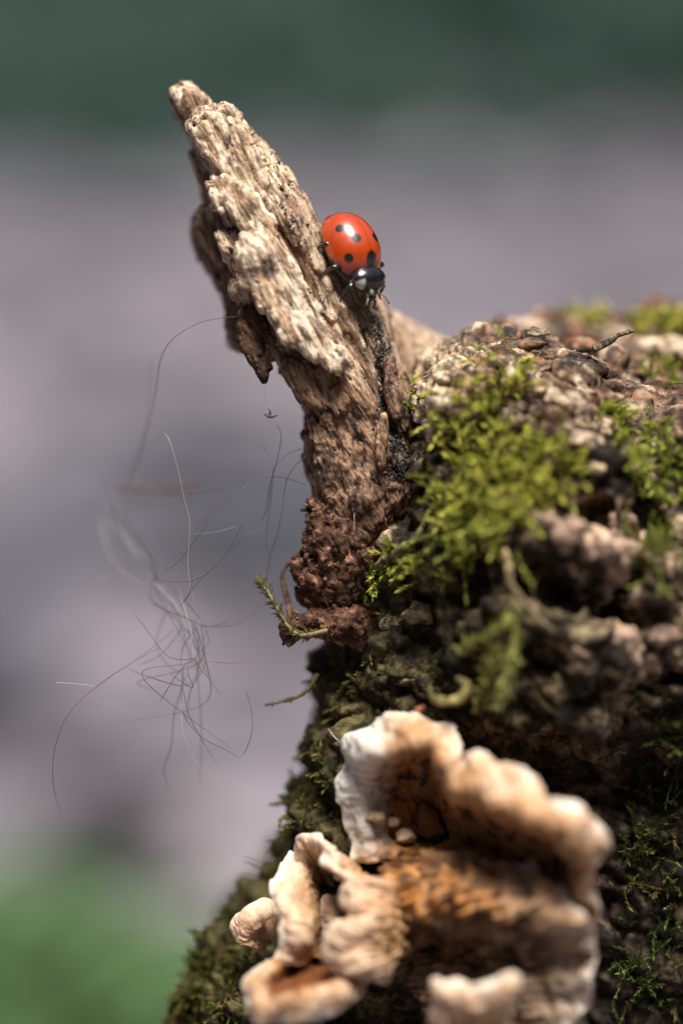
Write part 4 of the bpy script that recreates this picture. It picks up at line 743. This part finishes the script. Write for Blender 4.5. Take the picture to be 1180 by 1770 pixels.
# ================================================================== LADYBIRD
def principled(name, base, rough, coat=0, spec=.5, attr=False, sss=0):
    m = mat(name, base, rough, attr=attr, var=0, bump=.35 if coat else 0, bscale=900, bdist=.00012, coat=coat, spec=spec, sss=sss, ssr=(.0004, .0001, .00005)); return m
M['elytra'] = principled('wing_case', (1, 0, 0), .35, 1.0, .4, True)
M['shell'] = principled('black_shell', (0, 0, 0), .25, .5, .5, True)
M['chitin'] = principled('black_chitin', (.012, .011, .011), .3, 0, .5)
fwd = np.array([.36, -.27, -.90]); fwd /= np.linalg.norm(fwd)
dor = np.array([.55, -.68, .42]); dor -= fwd * (dor @ fwd); dor /= np.linalg.norm(dor); rgt = np.cross(fwd, dor)
LB0 = pt(611, 451, -.6)     # centre of the belly plane
def lb(P): P = np.asarray(P, float) * 1.2; return LB0 + P[:, 0:1] * rgt + P[:, 1:2] * fwd + P[:, 2:3] * dor
bug = empty('ladybird', LB0, 'red seven-spot ladybird with black spots crawling head-down on the pale spike', 'ladybird')
def se(t, p): return np.sign(t) * np.abs(t) ** p
def grid_faces(ni, nj, wrap=False):
    I, J = np.meshgrid(np.arange(ni - 1), np.arange(nj if wrap else nj - 1), indexing='ij'); I = I.ravel(); J = J.ravel(); K = (J + 1) % nj
    return np.stack([I * nj + J, I * nj + K, (I + 1) * nj + K, (I + 1) * nj + J], 1)
EL, EW, EH, EY = 3.2, 2.34, 2.25, -.85
def dome(th, rho):
    x = EW * se(np.sin(th), .92); y = EL * se(np.cos(th), .95); y = np.where(y > 0, y * .86, y)
    z = EH * np.clip(1 - rho ** 2.25, 0, 1) ** .55
    return np.stack([x * rho, y * rho * (1 - .0 * rho) + EY, z + .1], -1)
SPOTS = [(1.72, .40, .36), (1.0, -.85, .38), (1.62, -2.1, .36)]
for s in (1, -1):
    th = np.linspace(0.004, np.pi - .004, 110) * s; rho = np.concatenate([np.linspace(0, .9, 80), np.linspace(.91, 1, 30)])
    RH, TH = np.meshgrid(rho, th, indexing='ij'); P = dome(TH, RH).reshape(-1, 3)
    rim_ = dome(th, np.ones_like(th)); r2_ = rim_.copy(); r2_[:, :2] = (r2_[:, :2] - [0, EY]) * 1.025 + [0, EY]; r2_[:, 2] -= .12; r3_ = r2_.copy(); r3_[:, :2] = (r3_[:, :2] - [0, EY]) * .93 + [0, EY]; r3_[:, 2] -= .05
    P = np.concatenate([P, r2_, r3_]); P[:, 0] += s * .012; F = grid_faces(len(rho) + 2, len(th)); F = F if s < 0 else F[:, ::-1]
    c = np.tile([.34, .036, .002], (len(P), 1)) * (1 + .10 * fbm(P / .8, 2, 5)[:, None])
    for (sx, sy, sr) in SPOTS:
        sc_ = P[((P[:, 0] - s * sx) ** 2 + (P[:, 1] - sy) ** 2 - .01 * P[:, 2]).argmin()]; d = np.sqrt(((P - sc_) ** 2).sum(1)) + .03 * fbm(P / .4, 2, 6); c = mixc(c, np.array([.008, .007, .007]), sstep(sr + .05, sr - .03, d))
    wt = sstep(.10, .0, np.abs(P[:, 0] - s * .62) - .30) * sstep(1.42, 1.56, P[:, 1] + .2 * np.abs(P[:, 0])); c = mixc(c, np.array([.75, .62, .45]), wt)
    d = np.sqrt((P[:, 0] * 1.0) ** 2 + ((P[:, 1] - .88) * .85) ** 2) + .04 * fbm(P / .4, 2, 7); c = mixc(c, np.array([.008, .007, .007]), sstep(.55, .46, d))
    add('wing_case', lb(P), F, M['elytra'], bug, colr=c)
def lump_(c0, r, name, parent, colf, m, n=48, pw=(1, 1)):
    u, v = np.meshgrid(np.linspace(0.02, np.pi - .02, n), np.linspace(0, 2 * np.pi, n, endpoint=False), indexing='ij')
    P = np.stack([r[0] * np.sin(u) * np.cos(v), r[1] * np.sin(u) * np.sin(v), r[2] * np.cos(u)], 2).reshape(-1, 3)
    c = colf(P / r); return add(name, lb(P + np.array(c0)), grid_faces(n, n, True), M[m], parent, root=bug, colr=c)
blk = np.array([.009, .008, .009])
def proncol(q):
    c = np.tile(blk, (len(q), 1)); s = np.abs(q[:, 0]); w = sstep(.58, .68, s) * sstep(.22, .36, q[:, 1]) * sstep(-.25, -.1, q[:, 2]); c = mixc(c, np.array([.36, .35, .29]), w)
    return c
lump_((0, 2.0, .74), (1.6, 1.12, .92), 'pronotum', bug, proncol, 'shell', 60)
def headcol(q):
    c = np.tile(blk, (len(q), 1))
    for s in (1, -1): c = mixc(c, np.array([.5, .47, .40]), sstep(.24, .15, np.sqrt((q[:, 0] - s * .45) ** 2 + (q[:, 2] - .55) ** 2 * .6)) * (q[:, 1] > 0))
    return c
# body: belly, head, mouthparts and six legs in one mesh
Vs, Fs, Cs = [], [], []; o_ = 0; sub_ = []
def acc(P, F, c):
    global o_
    Vs.append(P); Fs.append(F + o_); Cs.append(c); o_ += len(P)
u, v = np.meshgrid(np.linspace(0.02, np.pi - .02, 40), np.linspace(0, 2 * np.pi, 40, endpoint=False), indexing='ij')
E_ = np.stack([np.sin(u) * np.cos(v), np.sin(u) * np.sin(v), np.cos(u)], 2).reshape(-1, 3); EF = grid_faces(40, 40, True)
acc(E_ * [2.35, 3.0, .55] + [0, -.5, .05], EF, np.tile(blk, (len(E_), 1)))
acc(E_ * [.78, .62, .62] + [0, 2.86, .52], EF, headcol(E_))
acc(E_ * [.42, .36, .3] + [0, 3.34, .30], EF, np.tile(blk, (len(E_), 1)))
for s in (1, -1):
    sub_.append(('eye', E_ * [.2, .2, .2] + [s * .62, 3.05, .58], EF, np.tile(blk, (len(E_), 1))))
    for P, r in [([(s * .25, 3.5, .25), (s * .32, 3.8, .1), (s * .3, 4.0, -.1), (s * .36, 4.1, -.25)], [.08, .1, .08, .13])]:
        V, F = tube(spline(np.array(P), 14), np.interp(np.linspace(0, 1, 14), [0, .3, .6, 1], r), 8); acc(V, F, np.tile(blk, (len(V), 1)))
    P = [(s * .6, 3.25, .6), (s * .85, 3.6, .75), (s * 1.05, 3.95, .75), (s * 1.2, 4.2, .6)]
    V, F = tube(spline(np.array(P), 18), np.interp(np.linspace(0, 1, 18), [0, .7, .85, 1], [.045, .04, .07, .06]), 6); sub_.append(('antenna', V, F, np.tile([.10, .08, .06], (len(V), 1))))
    for (y0, y1, y2, y3, w1, w2) in [(1.5, 2.3, 2.7, 3.0, 1.6, 1.95), (.6, .6, .5, .4, 2.35, 2.75), (-.6, -1.4, -1.7, -1.9, 2.1, 2.5)]:
        P = spline(np.array([(s * .8, y0, -.1), (s * w1, y1, .28), (s * (w1 + .35), (y1 + y2) / 2, -.25), (s * w2, y2, -.75), (s * (w2 + .2), y3, -.95)]), 22)
        V, F = tube(P, np.interp(np.linspace(0, 1, 22), [0, .25, .5, .75, 1], [.26, .24, .15, .1, .06]), 8); acc(V, F, np.tile(blk, (len(V), 1)))
bd_ = add('body', lb(np.concatenate(Vs)), np.concatenate(Fs), M['shell'], bug, colr=np.concatenate(Cs))
for nm, P, F, c in sub_: add(nm, lb(P), F, M['shell'], bd_, root=bug, colr=c)

# ================================================================== HAIRS
tuft = empty('hair_tuft', pt(410, 548, -.5), 'tuft of fine loose grey hairs snagged on the spike and hanging in air', 'hair')
def hair(P, r=.034, cl=(.12, .10, .10)):
    V, F = tube(spline(pts(P), 40), np.concatenate([np.linspace(r, r, 30), np.linspace(r, r * .35, 10)]), 4); add('hair', V, F, M['hair'], tuft, colr=np.tile(cl, (len(V), 1)))
gy_ = (.06, .052, .054); lt = (.30, .28, .28); bn = (.12, .075, .06)
HL = [([(415, 547, -.5), (375, 551, 0), (340, 560, 1), (300, 585, 2), (278, 620, 5), (268, 680, 10), (255, 735, 16), (232, 800, 22), (205, 860, 26)], bn), ([(262, 620, 22), (256, 690, 22), (248, 760, 20), (225, 830, 22)], gy_),
      ([(215, 850, 22), (250, 780, 14), (275, 752, 6), (290, 755, 1), (305, 800, 0), (318, 860, 0), (328, 905, 0), (325, 980, 0), (335, 1040, 0), (342, 1082, 1)], (.30, .27, .26)),
      ([(200, 870, 24), (230, 940, 22), (275, 1010, 18), (310, 1050, 12), (335, 1120, 6), (360, 1180, 3)], lt), ([(205, 880, 24), (218, 930, 22), (260, 990, 18), (300, 1040, 12), (325, 1090, 6)], lt), ([(195, 880, 26), (240, 960, 20), (290, 1030, 14), (318, 1100, 8), (335, 1160, 6)], gy_),
      ([(175, 900, 26), (190, 960, 22), (230, 1000, 16), (270, 1010, 10)], lt), ([(164, 1003, 18), (190, 992, 16), (215, 985, 14)], lt), ([(215, 848, 20), (260, 850, 18), (310, 855, 16), (350, 862, 16)], bn), ([(225, 855, 20), (280, 845, 22), (330, 850, 22)], bn),
      ([(440, 834, 2), (410, 850, 1), (370, 890, 0), (340, 930, 0), (310, 970, 1), (280, 990, 3)], gy_), ([(400, 860, 2), (370, 880, 3), (335, 920, 4), (305, 925, 5), (268, 925, 6)], bn), ([(410, 910, 2), (370, 920, 1), (320, 925, 1), (270, 930, 2)], bn),
      ([(420, 905, 1), (395, 950, 1), (365, 985, 1), (330, 1005, 2), (280, 1005, 4)], gy_), ([(460, 912, 3), (420, 930, 2), (380, 970, 2), (340, 1010, 2), (310, 1050, 3)], gy_), ([(475, 912, 4), (430, 925, 4), (390, 955, 4), (330, 962, 4)], gy_), ([(435, 1030, 8), (400, 1070, 6), (355, 1083, 4), (310, 1060, 3)], gy_), ([(450, 1050, 9), (410, 1080, 8), (360, 1084, 6)], gy_),
      ([(478, 735, 0), (486, 752, 0), (480, 790, 0), (470, 825, 0), (462, 880, 1), (446, 905, 2)], gy_), ([(452, 766, 3), (466, 790, 2), (472, 820, 1), (466, 880, 1), (460, 930, 1), (466, 970, 1), (460, 1005, 1)], gy_), ([(520, 775, 4), (490, 790, 3), (470, 825, 2), (455, 900, 2)], gy_), ([(534, 785, -.5), (510, 805, 0), (494, 835, 0), (488, 880, 0), (480, 920, 0), (464, 970, 0), (460, 1000, 0)], gy_),
      ([(528, 838, 4), (500, 828, 4), (470, 824, 3), (430, 832, 2)], gy_), ([(97, 1180, 0), (130, 1182, 0), (166, 1186, 0)], lt), ([(275, 1120, 4), (220, 1150, 2), (165, 1188, 0), (115, 1240, 0), (94, 1300, 0), (92, 1350, 1), (100, 1390, 3), (110, 1418, 4)], bn), ([(300, 1090, 8), (250, 1130, 6), (190, 1170, 3), (160, 1195, 1)], gy_), ([(315, 1085, 8), (280, 1130, 8), (240, 1150, 9)], gy_),
      ([(330, 1130, 2), (322, 1180, 2), (314, 1220, 1), (316, 1260, 0), (330, 1300, 0), (345, 1325, 0), (380, 1360, 0)], lt), ([(318, 1150, 3), (314, 1210, 2), (320, 1240, 1), (350, 1275, 0), (390, 1296, 0), (415, 1310, 0)], gy_), ([(425, 1195, 2), (434, 1225, 1), (436, 1260, 0), (428, 1290, 0), (416, 1310, 0)], gy_), ([(320, 1170, 6), (302, 1230, 7), (296, 1290, 8), (284, 1330, 10), (296, 1370, 12)], gy_), ([(338, 1140, 6), (346, 1220, 8), (348, 1300, 12), (345, 1360, 14)], gy_),
      ([(335, 1138, 0), (310, 1160, 0), (290, 1190, 0), (275, 1215, 1)], bn), ([(335, 1138, 0), (350, 1160, 0), (366, 1180, 0)], bn), ([(335, 1138, 0), (310, 1140, 1), (285, 1130, 2), (255, 1090, 4), (230, 1060, 8)], gy_), ([(455, 1142, 1), (410, 1146, 1), (370, 1144, 0), (335, 1138, 0)], bn), ([(335, 1138, 1), (360, 1110, 3), (345, 1070, 4), (300, 1020, 10), (260, 980, 16)], gy_), ([(335, 1138, 1), (330, 1090, 2), (322, 1060, 3), (310, 1020, 8)], lt), ([(300, 930, 4), (325, 960, 2), (332, 1010, 1), (320, 1040, 2)], gy_), ([(380, 1200, 10), (350, 1150, 8), (320, 1080, 8), (280, 1030, 12)], gy_), ([(286, 1060, 12), (270, 1110, 12), (290, 1150, 10), (330, 1170, 8)], gy_)]
HL = [([(a, b, d * .55) for a, b, d in P], c_) for P, c_ in HL]
for k in range(6):      # the denser pale lock
    j = lambda m: rng.normal(0, m * 1.7)
    HL.append(([(198 + j(8), 865 + j(8), 13 + j(2)), (212 + j(7), 915 + j(6), 12 + j(2)), (248 + j(9), 975 + j(8), 10 + j(2)), (292 + j(9), 1035 + j(8), 7 + j(2)), (326 + j(9), 1090 + j(10), 4 + j(1.5)), (338 + j(16), 1150 + j(18), 3 + j(2))], (.2, .185, .185) if k % 2 else gy_))
for k in range(9):
    HL.append(([(212 + j(8), 850 + j(8), 12 + j(1)), (262 + j(8), 846 + j(7), 12 + j(1)), (310 + j(10), 852 + j(9), 12 + j(1)), (352 + j(24), 866 + j(16), 12 + j(2))], bn))
for k in range(7):
    HL.append(([(340 + j(4), 1085 + j(6), 2), (338 + j(8), 1140 + j(6), 1 + j(1)), (328 + j(26), 1190 + j(14), 1 + j(2)), (320 + j(50), 1250 + j(34), 2 + j(3))], gy_))
for P, c_ in HL:
    hair(P, (.036 if c_ in (gy_, bn, lt) else .026), c_)
# speck of debris on a silk thread
deb = empty('debris_fleck', pt(466, 716, 0), 'tiny dark plant fleck hanging on a silk thread beside the spike', 'debris')
V, F = tube(spline(pts([(456, 716, 0), (464, 719, 0), (472, 720, 0), (480, 717, 0)]), 16), np.interp(np.linspace(0, 1, 16), [0, .4, 1], [.03, .2, .03]), 8); add('husk', V, F, M['rot'], deb, colr=np.tile([.16, .12, .10], (len(V), 1)))
V, F = tube(spline(pts([(466, 718, 0), (467, 711, -.1), (464, 706, -.2)]), 8), [.12, .14, .1, .08, .05, .04, .03, .02], 6); add('barb', V, F, M['rot'], deb, colr=np.tile([.05, .04, .04], (len(V), 1)))
V, F = tube(spline(pts([(464, 706, -.2), (459, 690, -.3), (457, 660, -.4)]), 10), .008, 3); add('silk_thread', V, F, M['hair'], deb, colr=np.tile([.6, .6, .6], (len(V), 1)))
